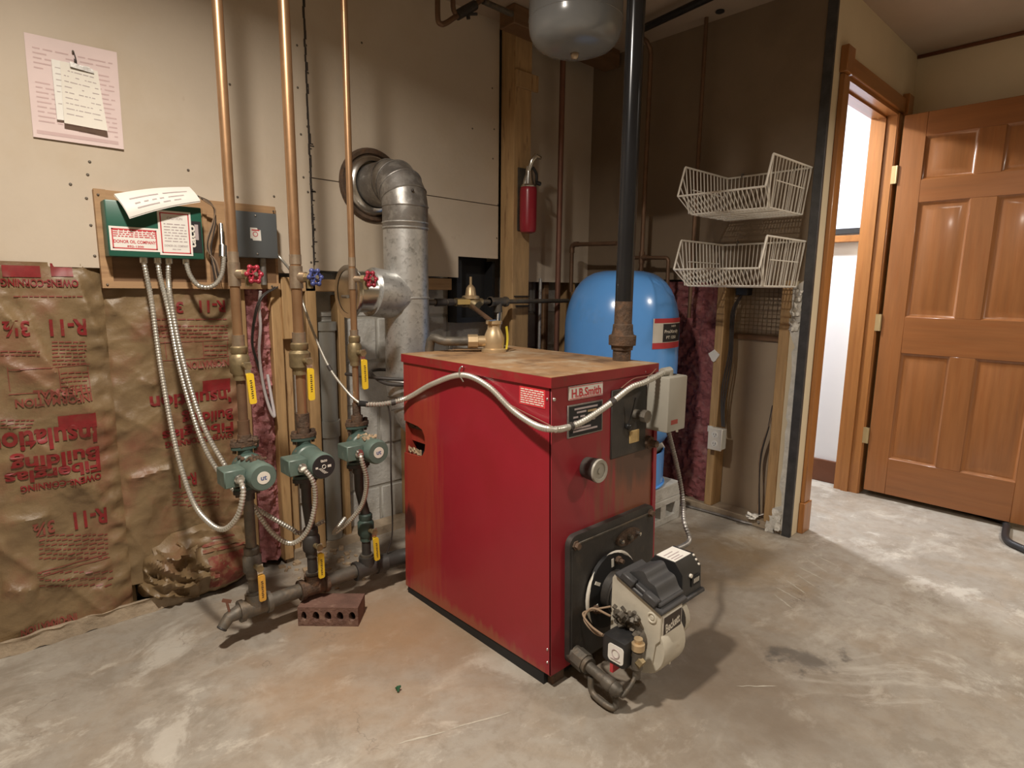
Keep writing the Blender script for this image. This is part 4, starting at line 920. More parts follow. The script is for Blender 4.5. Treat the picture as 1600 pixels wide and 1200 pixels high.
def circulator(x, z, label, face='logo', rusty=False):
    t = thing('circulator_pump', label, 'pump', (x, PY, z-.085), 'green circulator pumps')
    fm = ironrust
    for s_ in (1, -1):
        zf = z+s_*.070
        part('flange', MB().prism([(.044*cos(a)*(1 if abs(cos(a)) > .3 else 1), .024*sin(a)) for a in [2*pi*i/20 for i in range(20)]], (x, PY, zf), X_, Y_, (0, 0, s_*.012)).cyl((x, PY, zf+s_*.012), (x, PY, zf+s_*.035), .021, n=10), fm if s_ > 0 else castiron, t)
        part('pump_flange', MB().prism([(.042*cos(a), .023*sin(a)) for a in [2*pi*i/20 for i in range(20)]], (x, PY, zf-s_*.010), X_, Y_, (0, 0, s_*.010)), pumpcast, t)
        for d in (-.032, .032): part('flange_bolt', MB().cyl((x+d, PY, zf-.022), (x+d, PY, zf+.024), .006, n=8).cyl((x+d, PY, zf+.012), (x+d, PY, zf+.022), .010, n=6), ironrust, t)
    part('volute', MB().cyl((x, PY, z-.062), (x, PY, z+.062), .022, n=18).lathe((x, PY+.012, z), (0, -1, 0), [(.03, 0), (.046, .01), (.050, .03), (.046, .042)], 26), pumpcast, t)
    part('motor', MB().lathe((x, PY-.030, z), (0, -1, 0), [(.046, 0), (.047, .008), (.043, .012), (.041, .07), (.042, .085), (.042, .105), (.038, .112)], 30), pumpgreen, t)
    fc = part('face', MB().lathe((x, PY-.142, z), (0, -1, 0), [(.038, 0), (.037, .002), (.0, .0022)], 30, False), pumpgreen if face == 'logo' else black, t)
    if face == 'logo':
        part('logo_disc', MB().cyl((x, PY-.1442, z), (x, PY-.1452, z), .019, n=24), offwhite, fc)
        b = MB(); text(b, 'B&G' if False else 'ut', (x, PY-.1456, z), X_, Z_, .018, .014); part('logo_mark', b, mat('logo_blue'+str(x), (.10, .14, .30), .5), fc)
    else:
        b = MB(); text(b, 'taco', (x, PY-.1446, z+.020), X_, Z_, .022, .009)
        for k in range(5): b.bx(x-.018+.004*k, x-.008+.005*k, PY-.1446, PY-.1442, z-.006-.004*k, z-.004-.004*k)
        b.bx(x+.012, x+.024, PY-.1446, PY-.1442, z-.004, z+.004).bx(x-.028, x-.020, PY-.1446, PY-.1442, z-.004, z+.002).torus((x, PY-.1443, z), (0, 1, 0), .006, .001, 14, 4)
        part('face_print', b, offwhite, fc, kind='stuff')
    jb = part('wiring_box', MB().bx(x-.100, x-.040, PY-.115, PY-.045, z-.022, z+.030, .003), pumpgreen, t)
    part('cable_connector', MB().cyl((x-.062, PY-.113, z+.004), (x-.062, PY-.135, z+.004), .011, n=12).cyl((x-.062, PY-.120, z+.004), (x-.062, PY-.126, z+.004), .015, n=8), steel, jb)
xs = (.614, .802, .998); rs_ = (.0143, .0168, .0112); zpump = (.578, .574, .584)
ords = (('leftmost', 'leftmost of three copper riser pipes, beside the green relay box'), ('middle', 'thickest of three copper riser pipes, the middle one'), ('right', 'thinnest copper riser pipe, just left of the flue'))
for i in range(3):
    x, r, zp = xs[i], rs_[i], zpump[i]
    t = thing('copper_riser', ords[i][1], 'pipe', (x, PY, zp+.10), 'copper riser pipes')
    part('upper_pipe', MB().cyl((x, PY, .96), (x, PY, CEIL-.002), r, n=22), copper, t)
    part('solder_ring', MB().cyl((x, PY, 1.205), (x, PY, 1.235), r*1.1, n=20), solder, t)
    part('adapter', MB().cyl((x, PY, .955), (x, PY, .99), r*1.25, n=18), solder, t)
    part('lower_pipe', MB().cyl((x, PY, zp+.10), (x, PY, .87), r*.98, n=20), copper if i else copperd, t)
    part('adapter', MB().cyl((x, PY, zp+.105), (x, PY, zp+.15), r*1.3, n=10), ironrust if i else copperd, t)
wlab = ('red handwheel drain valve on the leftmost copper riser', 'blue handwheel drain valve on the middle copper riser', 'red handwheel drain valve beside the flue tee')
for i in range(3): drain_valve(xs[i], (1.170, 1.165, 1.163)[i], rs_[i], (wheelred, wheelblue, wheelred)[i], wlab[i])
blab = ('yellow lever ball valve high on the leftmost copper riser', 'yellow lever ball valve high on the middle copper riser', 'yellow lever ball valve high on the right copper riser')
for i in range(3): ball_valve(xs[i], (.905, .905, .918)[i], rs_[i]*1.05+.002, blab[i], ang=(-.06, .0, -.02)[i], hl=(.115, .125, .125)[i])
plab = ('green circulator pump with rusty flange on the leftmost riser', 'green circulator pump with black printed face on the middle riser', 'green circulator pump nearest the boiler, on the right riser')
for i in range(3): circulator(xs[i], zpump[i], plab[i], 'black' if i == 1 else 'logo')
# rust crust and dust over the first pump
mb = MB(); rr = random.Random(4)
for k in range(60):
    a = rr.uniform(0, 6.28); d = rr.uniform(0, .034); mb.sphere((xs[0]+d*cos(a), PY+d*sin(a)*.7, .650+rr.uniform(-.012, .022)), rr.uniform(.005, .011), 6, 4)
for k in range(26): mb.sphere((xs[0]+rr.uniform(-.03, .03), PY-rr.uniform(.03, .09), .578+.040+rr.uniform(-.002, .003)), rr.uniform(.004, .008), 6, 4)
solo('rust_crust', mb, ironrust, 'thick flaky rust crust around the flange of the leftmost pump', 'rust', (xs[0], PY, .64))['kind'] = 'stuff'
mb = MB()
for k in range(40): mb.sphere((xs[2]+rr.uniform(-.026, .026), PY-rr.uniform(.035, .10), .584+.040+rr.uniform(-.003, .002)), rr.uniform(.003, .007), 6, 4)
solo('rust_dust', mb, dust, 'tan dust lying on top of the pump nearest the boiler', 'dust', (xs[2], PY, .62))['kind'] = 'stuff'
# lower legs, valves and the return header
xl = (.614, .812, 1.02)
hz = .108
for i in range(3):
    lab = ('dark iron return pipe under the leftmost pump', 'dark iron return pipe under the middle pump', 'dark iron return pipe under the pump nearest the boiler')[i]
    t = thing('return_pipe', lab, 'pipe', (xl[i], PY, hz), 'iron return pipes')
    zt = zpump[i]-.105
    part('pipe', MB().tube([(xs[i], PY, zt), (xs[i], PY, zt-.06), (xl[i], PY, .32), (xl[i], PY, hz+.03)], .0165, 14), ironold if i == 0 else castiron, t)
    part('nipple', MB().cyl((xl[i], PY, hz+.028), (xl[i], PY, hz+.055), .024, n=10), ironold, t)
lb2 = ('worn yellow lever ball valve low on the leftmost return pipe', 'yellow lever ball valve low on the middle return pipe behind the brick', 'yellow lever ball valve low on the return pipe nearest the boiler')
zlow = (.262, .272, .268)
for i in range(3): ball_valve(xl[i], zlow[i], .017, lb2[i], mt=(ironold, castiron, pumpcast)[i], hm=(yelloww, yellow, yellow)[i], hl=.11, ang=(0, 0, -.05)[i])
hd = thing('return_header', 'rusty iron return header pipe lying low along the wall into the boiler', 'pipe', (.82, PY, .08))
part('pipe', MB().cyl((.56, PY, hz), (1.08, PY, hz+.002), .024, n=20), ironold, hd)
part('pipe', MB().cyl((1.06, PY, hz+.002), (1.10, 1.86, hz+.002), .032, n=20).tube([(1.09, PY, hz), (1.16, 1.862, hz), (1.20, 1.84, hz+.004), (1.215, 1.79, hz+.006)], .030, 18, 4), castiron, hd)
for i in range(3):
    x = xl[i]; part('tee', MB().cyl((x-.045, PY, hz), (x+.045, PY, hz), .030, n=14).cyl((x, PY, hz), (x, PY, hz+.045), .029, n=14).cyl((x-.05, PY, hz), (x-.035, PY, hz), .035, n=12).cyl((x+.035, PY, hz), (x+.05, PY, hz), .035, n=12), (ironold, ironrust, castiron)[i], hd)
part('drain_stub', MB().tube([(.565, PY, hz), (.53, PY-.005, hz-.006), (.508, PY-.012, hz-.028)], [.024, .019, .016], 14, 0), ironold, hd)
part('stub_mouth', MB().torus((.507, PY-.012, hz-.029), (.6, .1, .7), .013, .004, 16, 6), castiron, hd)
part('drain_key', MB().cyl((.535, PY-.005, hz+.01), (.530, PY, hz+.045), .004, n=8).box((.530, PY, hz+.05), (.028, .006, .010), 0, Matrix.Rotation(.5, 3, 'Y')), copperred, hd)
# cored brick under the header
bk = MB(); bx0, bx1, by0, by1, bh = .0, .195, .0, .092, .062
holes = [(.028+.0345*k, bh*.52, .011) for k in range(5)]
bc = V(.705, 1.735, 0)
br_root = thing('brick', 'brown cored brick lying on its side under the header pipe', 'brick', (.80, 1.72, 0))
ang = -math.atan2(.13, .14)*.95
U = V(cos(-.70), sin(-.70), 0); W_ = V(-sin(-.70), cos(-.70), 0)
o0 = on(466, 978, z=0)
e0 = on(560, 979, z=0); U = (e0-o0).normalized(); W_ = V(-U.y, U.x, 0); LB = (e0-o0).length
bk = MB(); n = 12; hb = .068; db = .095
outer = [(0, 0), (LB, 0), (LB, hb), (0, hb)]
# front and back faces with five core holes each, joined by bores
def holed(b, oo, dirs):
    step = LB/5
    for k in range(5):
        cx, cz, r = step*(k+.5), hb*.52, .0115
        ring_ = [(cx+r*(.8 if k == 0 else 1)*cos(2*pi*i/n), cz+r*1.55*sin(2*pi*i/n)) for i in range(n)]
        sq = []
        for i in range(n):
            a = 2*pi*i/n; c_, s_ = cos(a), sin(a); mx = max(abs(c_)/(step/2), abs(s_)/(hb*.52 if s_ < 0 else hb*.48)); sq.append((cx+c_/mx, cz+s_/mx))
        P = lambda q: oo+U*q[0]+Z_*q[1]
        vs_ = [P(q) for q in ring_]+[P(q) for q in sq]
        fs_ = [(i, (i+1) % n, n+(i+1) % n, n+i) for i in range(n)]
        b.add(vs_, fs_)
        for (i0, i1), cor in (((1, 2), (cx+step/2, hb)), ((4, 5), (cx-step/2, hb)), ((7, 8), (cx-step/2, 0)), ((10, 11), (cx+step/2, 0))):
            b.add([P(sq[i0]), P(sq[i1]), P(cor)], [(0, 1, 2)])
holed(bk, o0, 1); holed(bk, o0+W_*db, 1)
step = LB/5
for k in range(5):
    c = o0+U*step*(k+.5)+Z_*hb*.52
    vs_ = []
    for d in (0, db):
        for i in range(n): vs_.append(c+W_*d+U*.0115*(.8 if k == 0 else 1)*cos(2*pi*i/n)+Z_*.0115*1.55*sin(2*pi*i/n))
    bk.add(vs_, [(i, (i+1) % n, n+(i+1) % n, n+i) for i in range(n)])
q0 = [o0, o0+U*LB, o0+U*LB+W_*db, o0+W_*db]
bk.add(q0+[p+Z_*hb for p in q0], [(0, 1, 2, 3), (4, 5, 6, 7), (0, 3, 7, 4), (1, 2, 6, 5)])
part('body', bk, brick_m, br_root)

# ================================================================== CONTROLS ON THE PLYWOOD BOARD
pb = thing('plywood_board', 'plywood mounting board on the wall carrying the green and grey boxes', 'board', (.63, YW, 1.12))
PB0, PB1, PZ0, PZ1 = .347, .912, 1.124, 1.428
part('backing', MB().bx(PB0, PB1, 2.283, YW-.0005, PZ0, PZ1, .002), ply, pb)
part('shade_panel', MB().bx(.378, .655, 2.279, 2.283, 1.145, 1.225).bx(.668, .90, 2.279, 2.283, 1.14, 1.25), plydark, pb)  # dark sheets paint in the shadow below the green and grey boxes
part('edge_strip', MB().bx(PB0, .378, 2.274, 2.283, PZ0, PZ1), ply, pb); part('edge_strip', MB().bx(.378, PB1, 2.274, 2.283, PZ0, PZ0+.022), ply, pb)
part('edge_strip', MB().bx(.655, .668, 2.276, 2.283, PZ0+.022, PZ1-.03), ply, pb)
for p in ((.360, 1.135), (.358, 1.41), (.90, 1.41), (.88, 1.135)): part('nail', MB().sphere((p[0], 2.273, p[1]), .004, 6, 4), ironold, pb)
gb = thing('relay_box', 'dark green pump relay box with stickers on the plywood board', 'control box', (.495, 2.274, 1.222))
G0, G1, GY, GZ0, GZ1 = .361, .632, 2.205, 1.222, 1.391
part('case', MB().bx(G0, G1, GY, 2.273, GZ0, GZ1, .004, 2), boxgreen, gb)
bl = part('black_label', MB().bx(.578, .627, GY-.001, GY, 1.243, 1.345), blackmat, gb)
b = MB(); text(b, 'taco', (.598, GY-.0016, 1.295), V(0, 0, 1), V(-1, 0, 0), .075, .020); part('lettering', b, offwhite, bl)
part('print_block', MB().bx(.607, .618, GY-.0016, GY-.001, 1.285, 1.335), print_grey, bl)
def card(parent, x0, x1, z0, z1, yy, lines, title, mt=white, name='sticker'):
    s_ = part(name, MB().bx(x0, x1, yy-.0012, yy, z0, z1), mt, parent)
    b = MB(); e = .006
    for q in ((x0+e, x1-e, z0+e, z0+e+.0035), (x0+e, x1-e, z1-e-.0035, z1-e), (x0+e, x0+e+.0035, z0+e, z1-e), (x1-e-.0035, x1-e, z0+e, z1-e)): b.bx(q[0], q[1], yy-.0016, yy-.0012, q[2], q[3])
    part('red_border', b, print_red, s_)
    return s_
s1 = card(gb, .366, .500, 1.240, 1.313, GY, 3, '', name='oil_company_sticker')
b = MB(); text(b, 'DONOR OIL COMPANY', (.433, GY-.0017, 1.268), X_, Z_, .115, .010); text(b, '892-1300', (.433, GY-.0017, 1.254), X_, Z_, .045, .006)
for k in range(4):
    x = .376
    while x < .488: l = random.uniform(.006, .016); b.bx(x, min(x+l, .491), GY-.0017, GY-.0012, 1.282+.0062*k, 1.285+.0062*k); x += l+.003
part('print', b, print_red, s1)
s2 = card(gb, .500, .597, 1.232, 1.372, GY-.001, 5, '', name='service_tag')
b = MB(); text(b, 'DONOR OIL COMPANY', (.549, GY-.0027, 1.262), X_, Z_, .070, .007); text(b, '892-1300', (.549, GY-.0027, 1.251), X_, Z_, .025, .004)
for k in range(7):
    x = .516
    while x < .578: l = random.uniform(.005, .02); b.bx(x, min(x+l, .582), GY-.0028, GY-.0022, 1.275+.009*k, 1.278+.009*k); x += l+.004
text(b, 'CAUTION', (.549, GY-.0027, 1.349), X_, Z_, .045, .009)
part('print', b, print_grey, s2)
# folded booklet lying on top of the green box
tl, tr_, br2, bl2 = on(178, 303, y=2.20), on(296, 292, y=2.205), on(313, 314, y=2.17), on(202, 340, y=2.165)
bkf = lambda u, v: (tl.lerp(tr_, u)).lerp(bl2.lerp(br2, u), v)+V(0, -.018*sin(v*pi*.9)*(1-.5*u), .006*sin(u*pi))
fbk = thing('instruction_booklet', 'white folded leaflet tucked on top of the green relay box', 'leaflet', tuple(bkf(.5, .5)))
def thick(fn, nu, nv, t):
    b = MB().grid(fn, nu, nv); m2 = MB().grid(lambda u, v: fn(u, v)+Vector(t), nu, nv); b.add(m2.v, m2.f); return b
part('sheet', thick(bkf, 12, 8, (0, .002, -.004)), white, fbk)
b = MB()
for v0, segs in ((.30, ((.12, .5), (.56, .9))), (.52, ((.15, .22), (.27, .33), (.38, .44), (.48, .54), (.60, .82))), (.72, ((.15, .45), (.5, .6), (.65, .75)))):
    for a, c in segs: b.grid(lambda u, v, a=a, c=c, v0=v0: bkf(a+(c-a)*u, v0+.05*v)+V(0, -.0008, .0004), 4, 1)
part('print', b, print_grey, fbk, kind='stuff')
jg = thing('junction_box', 'dark grey steel junction box with small white label, right of the leftmost riser', 'junction box', (.81, 2.274, 1.236))
part('case', MB().bx(.738, .888, 2.218, 2.273, 1.236, 1.395, .003, 2), boxgrey, jg)
lbj = part('label_sticker', MB().prism([(-.016, .022), (.008, .022), (.010, .016), (.020, .015), (.021, -.022), (-.008, -.022), (-.010, -.016), (-.017, -.015)], (.808, 2.2172, 1.318), X_, Z_, (0, .0008, 0)), white, jg)
part('label_print', MB().torus((.809, 2.2168, 1.318), (0, 1, 0), .008, .0012, 14, 4).bx(.797, .824, 2.2164, 2.2172, 1.330, 1.334), print_red, lbj)
for z in (1.25, 1.383): part('screw', MB().sphere((.812, 2.217, z), .004, 8, 5), steel, jg)
solo('metal_conduit_stub', MB().cyl((.846, 2.262, 1.236), (.846, 2.262, 1.14), .011, n=12), galvd, 'short grey conduit below the dark grey junction box', 'conduit', (.846, 2.262, 1.14))
# cables from the green box
gy = 2.235
flex('armoured_cable', [(.433*2.235/2.1*.99, gy, 1.222), (.462, gy-.01, 1.15), on(238, 480, y=2.19), on(252, 580, y=2.14), on(275, 700, y=2.05), on(300, 780, y=1.95), on(325, 815, y=1.86), on(350, 827, y=1.79), on(372, 805, y=1.735), (xs[0]-.062, PY-.15, .55), (xs[0]-.062, PY-.132, .582)], 'armoured cable looping lowest from the green box to the leftmost pump', .0088, 12)
flex('armoured_cable', [(.497, gy, 1.222), (.500, gy-.005, 1.16), on(262, 480, y=2.19), on(282, 580, y=2.16), on(312, 680, y=2.10), on(340, 735, y=2.03), on(375, 775, y=1.99), on(410, 800, y=1.97), on(455, 826, y=1.95), on(470, 832, y=1.95), (.90, 1.95, .30)], 'armoured cable from green box passing behind the leftmost pump', .0088, 12)
flex('armoured_cable', [(.530, gy, 1.222), (.524, gy-.005, 1.16), on(267, 470, y=2.18), on(285, 560, y=2.14), on(316, 660, y=2.08), on(352, 728, y=2.0), on(395, 790, y=1.94), on(425, 832, y=1.88), on(455, 849, y=1.82), on(480, 830, y=1.765), on(492, 790, y=1.74), on(490, 755, y=1.725), (xs[1]-.062, PY-.138, .578)], 'armoured cable from green box looping under to the middle pump', .0088, 12)
flex('armoured_cable', [(xs[2]-.062, PY-.132, .588), on(566, 722, y=1.735), on(573, 752, y=1.75), on(566, 788, y=1.80), on(545, 815, y=1.86), on(522, 833, y=1.93), (1.0, 1.99, .27)], 'armoured cable curving down from the pump nearest the boiler', .0088, 12)
flex('armoured_cable', [(.580, gy, 1.222), on(297, 430, y=2.21), on(312, 447, y=2.19), on(332, 447, y=2.19), on(346, 430, y=2.20), on(350, 400, y=2.22), on(348, 388, y=2.235)], 'short armoured cable loop beneath the green relay box', .0088, 12)
part('cable_connector', MB().cyl(on(348, 402, y=2.222), on(348, 384, y=2.235), .013, n=12).cyl(on(347, 388, y=2.23), on(345, 350, y=2.255), .007, n=10), steel, jg)
for x in (.458, .497, .530, .580): part('cable_connector', MB().cyl((x, gy, 1.222), (x, gy, 1.205), .013, n=12), steel, gb)
mb = MB()
for k in range(4):
    mb2 = [on(308+6*k*.5, 306+2*k, y=2.21), on(330+2*k, 318+3*k, y=2.22), on(337-2*k, 345+2*k, y=2.235), on(330-3*k, 385, y=2.24), on(332+2*k, 415-2*k, y=2.24), on(336+3*k, 437, y=2.24)]
    o = solo('thermostat_wire', MB().tube(mb2, .0024, 6, 8), cable_t if k % 2 else cable_b, ('brown thin wire', 'dark thin wire')[k % 2 == 0]+(' bundled between green box and the copper riser', ' bundled closest to the copper riser by the green box')[k//2], 'wire', tuple(mb2[0]), 'thermostat wires beside the green box')
for k in range(2):
    solo('low_voltage_wire', MB().tube([on(430+4*k, 448, y=2.27), on(404+3*k, 470, y=2.25), on(393+2*k, 530, y=2.27), on(402+2*k, 570, y=2.28), on(413, 600+8*k, y=2.27), on(420+6*k, 640, y=2.275)], .0028, 6, 8), cable_b, ('dark wire hanging over the pink strip, shorter and left of two', 'dark wire hanging over the pink strip, longer and right of two')[k], 'wire', (.85, 2.27, 1.1), 'dark wires over the pink strip')
solo('white_cable', MB().tube([on(407, 455, y=2.25), on(405, 480, y=2.27), on(407, 510, y=2.27), on(405, 550, y=2.28), on(411, 600, y=2.27), on(422, 640, y=2.265), on(429, 650, y=2.265), on(424, 620, y=2.27), on(418, 585, y=2.285)], .0055, 8, 8), cable_w, 'white cable looping down over the pink insulation strip', 'cable', (.86, 2.27, 1.1))
flex('armoured_cable', [(.888, 2.25, 1.26), on(444, 410, y=2.22), on(458, 430, y=2.12), on(472, 470, y=2.06), on(490, 520, y=2.0), on(515, 575, y=1.94), on(545, 615, y=1.88), on(562, 630, y=1.84)], 'thin pale cable slanting from grey box behind middle riser toward the boiler', .0055, 12, bands=(.72,))
part('cable_joint', MB().cyl(on(560, 630, y=1.84), on(578, 632, y=1.828), .010, n=10), black, bpy.data.objects['armoured_cable'])

# ================================================================== PAPERS ON THE WALL
P3 = lambda px, py, d=.004: on(px, py, y=YW-d)
def sheet(name, c4, d, label, lines_m, mt, bow=.004, nl=10, seed=1, group=None, hl=.45):
    tl_, tr2, br_, bl_ = [P3(*c, d) for c in c4]
    fn = lambda u, v: (tl_.lerp(tr2, u)).lerp(bl_.lerp(br_, u), v)+V(0, -bow*(u*u*.6+v*v), 0)
    rt_ = thing(name, label, 'paper', tuple(fn(.5, 1)), group)
    part('page', thick(fn, 8, 8, (0, .0012, 0)), mt, rt_)
    b = MB(); rr = random.Random(seed)
    for k in range(nl):
        v = .12+.8*k/nl; u = .07
        while u < .9:
            l = rr.uniform(.04, .2); 
            if rr.random() < .75: b.grid(lambda a, c, u=u, l=l, v=v: fn(min(.94, u+l*a), v+hl*.05*c)+V(0, -.0007, 0), 3, 1)
            u += l+.03
    part('writing', b, lines_m, rt_, kind='stuff')
    return rt_, fn
fadep = mat('faded_print', (.62, .46, .45), .8, var=.08)
pn, f1 = sheet('pink_notice', ((37, 50), (182, 82), (193, 234), (52, 214)), .003, 'large pink printed sheet pinned high on the left wall', fadep, pinkpaper, .004, 17, 3, hl=.25)
b = MB(); b.grid(lambda u, v: f1(.04+.9*u, .925+.035*v)+V(0, -.0007, 0), 6, 1); part('footer_band', b, fadep, pn)
n1, f2 = sheet('small_note', ((80, 92), (140, 105), (150, 195), (89, 187)), .012, 'narrow white note half hidden under another note on the pink sheet', print_grey, white, .004, 8, 5, hl=.2)
n2, f3 = sheet('small_note', ((94, 95), (152, 112), (167, 206), (100, 193)), .018, 'white handwritten note hanging in front on the pink sheet', print_grey, offwhite, .010, 9, 8, hl=.25)
q0 = P3(109, 99, .022); q1 = P3(147, 118, .024)
ck = thing('paper_clip', 'dark metal clip holding the notes on the pink sheet', 'clip', tuple(q0))
part('clip_bar', MB().prism([(0, .004), (.055, -.004), (.058, -.016), (0, -.010)], q0, X_, Z_, (0, -.005, 0)), galvd, ck)
part('wire', MB().tube([P3(114, 79, .006), P3(118, 90, .01), P3(120, 102, .024), P3(116, 92, .012)], .0014, 6, 5), cable_b, ck)
part('nail', MB().cyl(P3(114, 80, 0), P3(114, 80, .016), .003, n=8), ironold, ck)

# ================================================================== POST, EXTINGUISHER, BLUE TANK
solo('wooden_post', MB().bx(2.052, 2.168, 2.203, 2.298, 0, CEIL-.002, .003), postw, 'rough square wooden post standing against the wall behind the boiler', 'post', (2.11, 2.25, 0))
solo('wooden_block', MB().bx(2.052, 2.20, 2.188, 2.2025, 2.085, 2.16, .002), postw, 'short wooden block nailed high on the post', 'block', (2.12, 2.19, 2.085))
ex, ey = 2.108, 2.155
fe_ = thing('fire_extinguisher', 'small red fire extinguisher hanging on the wooden post', 'extinguisher', (ex, ey, 1.405))
part('cylinder', MB().lathe((ex, ey, 1.405), (0, 0, 1), [(.020, 0), (.036, .006), (.041, .018), (.042, .05), (.042, .20), (.040, .215), (.036, .222)], 28), extred, fe_)
part('neck_band', MB().lathe((ex, ey, 1.624), (0, 0, 1), [(.040, 0), (.041, .004), (.036, .012), (.02, .016)], 28), steel, fe_)
part('neck', MB().lathe((ex, ey, 1.636), (0, 0, 1), [(.030, 0), (.018, .05), (.016, .085)], 18), steel, fe_)
part('handle', MB().tube([(ex-.006, ey-.005, 1.70), (ex+.0, ey-.02, 1.745), (ex+.018, ey-.03, 1.768), (ex+.045, ey-.035, 1.762)], [.010, .014, .014, .009]*1, 10), steel, fe_)
part('lever', MB().tube([(ex-.014, ey, 1.69), (ex-.028, ey-.002, 1.66), (ex-.034, ey, 1.63)], .006, 8, 4), steel, fe_)
part('nozzle', MB().tube([(ex+.016, ey-.01, 1.72), (ex+.036, ey-.016, 1.69), (ex+.036, ey-.018, 1.65)], .007, 8, 4).cyl((ex+.032, ey-.02, 1.648), (ex+.055, ey-.026, 1.644), .010, n=10), black, fe_)
part('bracket', MB().bx(ex-.03, ex+.03, ey+.043, 2.202, 1.42, 1.72), ironold, fe_)
tx, ty, trd = 2.345, 1.742, .272
bt = thing('pressure_tank', 'tall bright blue well pressure tank behind the boiler', 'tank', (tx, ty, .195))
prof = [(.08, .365), (.16, .38), (.23, .42), (.262, .47), (trd, .52), (trd, .955)]
for i in range(1, 11): a = pi/2*i/10; prof.append((trd*cos(a)**.56 if i < 10 else .0, .955+.272*sin(a)**1.1))
part('shell', MB().lathe((tx, ty, 0), (0, 0, 1), prof, 56), bluet, bt)
part('seam', MB().torus((tx, ty, .72), (0, 0, 1), trd+.0005, .0022, 56, 6), bluet, bt)
part('pipe_neck', MB().cyl((tx, ty, .20), (tx, ty, .38), .05, n=18).cyl((tx+.13, ty-.10, .36), (tx+.16, ty-.14, .40), .05, n=14), offwhite, bt)
# skirt with slots: segments
sk = MB(); rsk, z0, z1, ns = .232, .197, .37, 48
for i in range(ns):
    a0, a1 = 2*pi*i/ns, 2*pi*(i+.62)/ns; a2 = 2*pi*(i+1)/ns
    def wedge(a, b, za, zb):
        ps = [(rsk, a), (rsk, b), (rsk-.005, b), (rsk-.005, a)]
        vs_ = [V(tx+r*cos(t), ty+r*sin(t), z) for z in (za, zb) for r, t in ps]
        sk.add(vs_, [(0, 1, 2, 3), (4, 5, 6, 7), (0, 1, 5, 4), (2, 3, 7, 6), (0, 3, 7, 4), (1, 2, 6, 5)])
    wedge(a0, a2, z0, z0+.03); wedge(a0, a2, z1-.02, z1)
    for k in range(8):
        za = z0+.03+k*.0156; wedge(a0, a2, za, za+.0086)
        if i % 8 in (1, 2, 3): continue
        wedge(a0, a2, za+.0086, za+.0156)
part('base_skirt', sk, bluet, bt, 'blue slotted base ring'); part('skirt_lining', MB().cyl((tx, ty, z0+.01), (tx, ty, z1-.005), rsk-.012, n=40, caps=False), blackmat, bt)
part('skirt_rim', MB().torus((tx, ty, z0+.008), (0, 0, 1), rsk+.003, .006, 48, 8), bluet, bt)
aL, aR = math.atan2(-.30, .30), 0
lbl_c = on(1044, 520, y=1.53); 
LZ = on(1044, 521, y=1.47).z
ang0 = math.atan2(lbl_c.y-ty, lbl_c.x-tx)
def onlab(u, v, lift=.0012, sp=.40): 
    a = -1.575+sp*(u-.5)*2; return V(tx+(trd+lift)*cos(a), ty+(trd+lift)*sin(a), LZ-.135*(v-.5))
lt = part('label', MB().grid(lambda u, v: onlab(u, v), 14, 1), offwhite, bt)
part('label_red_band', MB().grid(lambda u, v: onlab(.03+.97*u, .0+.15*v, .0018), 12, 1), print_red, lt); part('label_red_band', MB().grid(lambda u, v: onlab(u, .80+.20*v, .0018), 12, 1), print_red, lt)
part('label_black_panel', MB().grid(lambda u, v: onlab(.26+.74*u, .18+.6*v, .0018), 12, 1), ink, lt)
b = MB()
def lab_text(sv, u0, u1, v0, v1):
    p, f = glyphs(sv); xa = min(q[0] for q in p); xb = max(q[0] for q in p); ya = min(q[1] for q in p); yb = max(q[1] for q in p)
    b.add([onlab(u0+(q[0]-xa)/(xb-xa)*(u1-u0), v1-(q[1]-ya)/(yb-ya)*(v1-v0), .0024) for q in p], f)
lab_text('ProXtrally', .30, .82, .38, .52); lab_text('PT 1250', .36, .72, .58, .68); lab_text('H2O', .52, .70, .23, .29)
part('label_lettering', b, offwhite, lt)
cb = thing('concrete_block', 'grey hollow concrete block under the blue tank', 'block', (2.36, 1.74, 0))
mb = MB()
for (ya, yb) in ((1.507, 1.70), (1.71, 1.96)):
    pass
b = MB(); y0 = 1.507; n = 10; hbk = .19
# two-core block on its side: front face with slots
xa, xb = 2.17, 2.575
b.bx(xa, xb, y0, y0+.10, 0, .035, .003).bx(xa, xb, y0, y0+.10, .095, .125, .003)
for x in (xa, 2.285, 2.405, 2.53): b.bx(x, x+.045, y0+.0005, y0+.10, .035, .095)
part('face_shell', b, block_m, cb)
part('core', MB().bx(xa, xb, y0+.10, 1.98, 0, .125, .003), block_m, cb); part('cap_slab', MB().bx(xa-.0, xb, y0+.002, 1.98, .125, .192, .004), block_m, cb)

# expansion tank
xt, yt, rt2 = 1.60, 1.425, .155
et = thing('expansion_tank', 'grey steel expansion tank hanging from the ceiling above the boiler', 'tank', (xt, yt, 1.90))
prof = [(.004, 1.915), (.05, 1.917), (.095, 1.924), (.125, 1.936), (.142, 1.952), (.152, 1.975), (rt2, 2.0), (rt2, CEIL-.003)]
part('shell', MB().lathe((xt, yt, 0), (0, 0, 1), prof, 48), tankgrey, et)
part('air_valve', MB().lathe((xt, yt, 1.918), (0, 0, -1), [(.012, 0), (.014, .006), (.012, .016), (.006, .022)], 14), solder, et)
part('weld_seam', MB().torus((xt, yt, 2.012), (0, 0, 1), rt2, .0015, 48, 5), tankgrey, et)

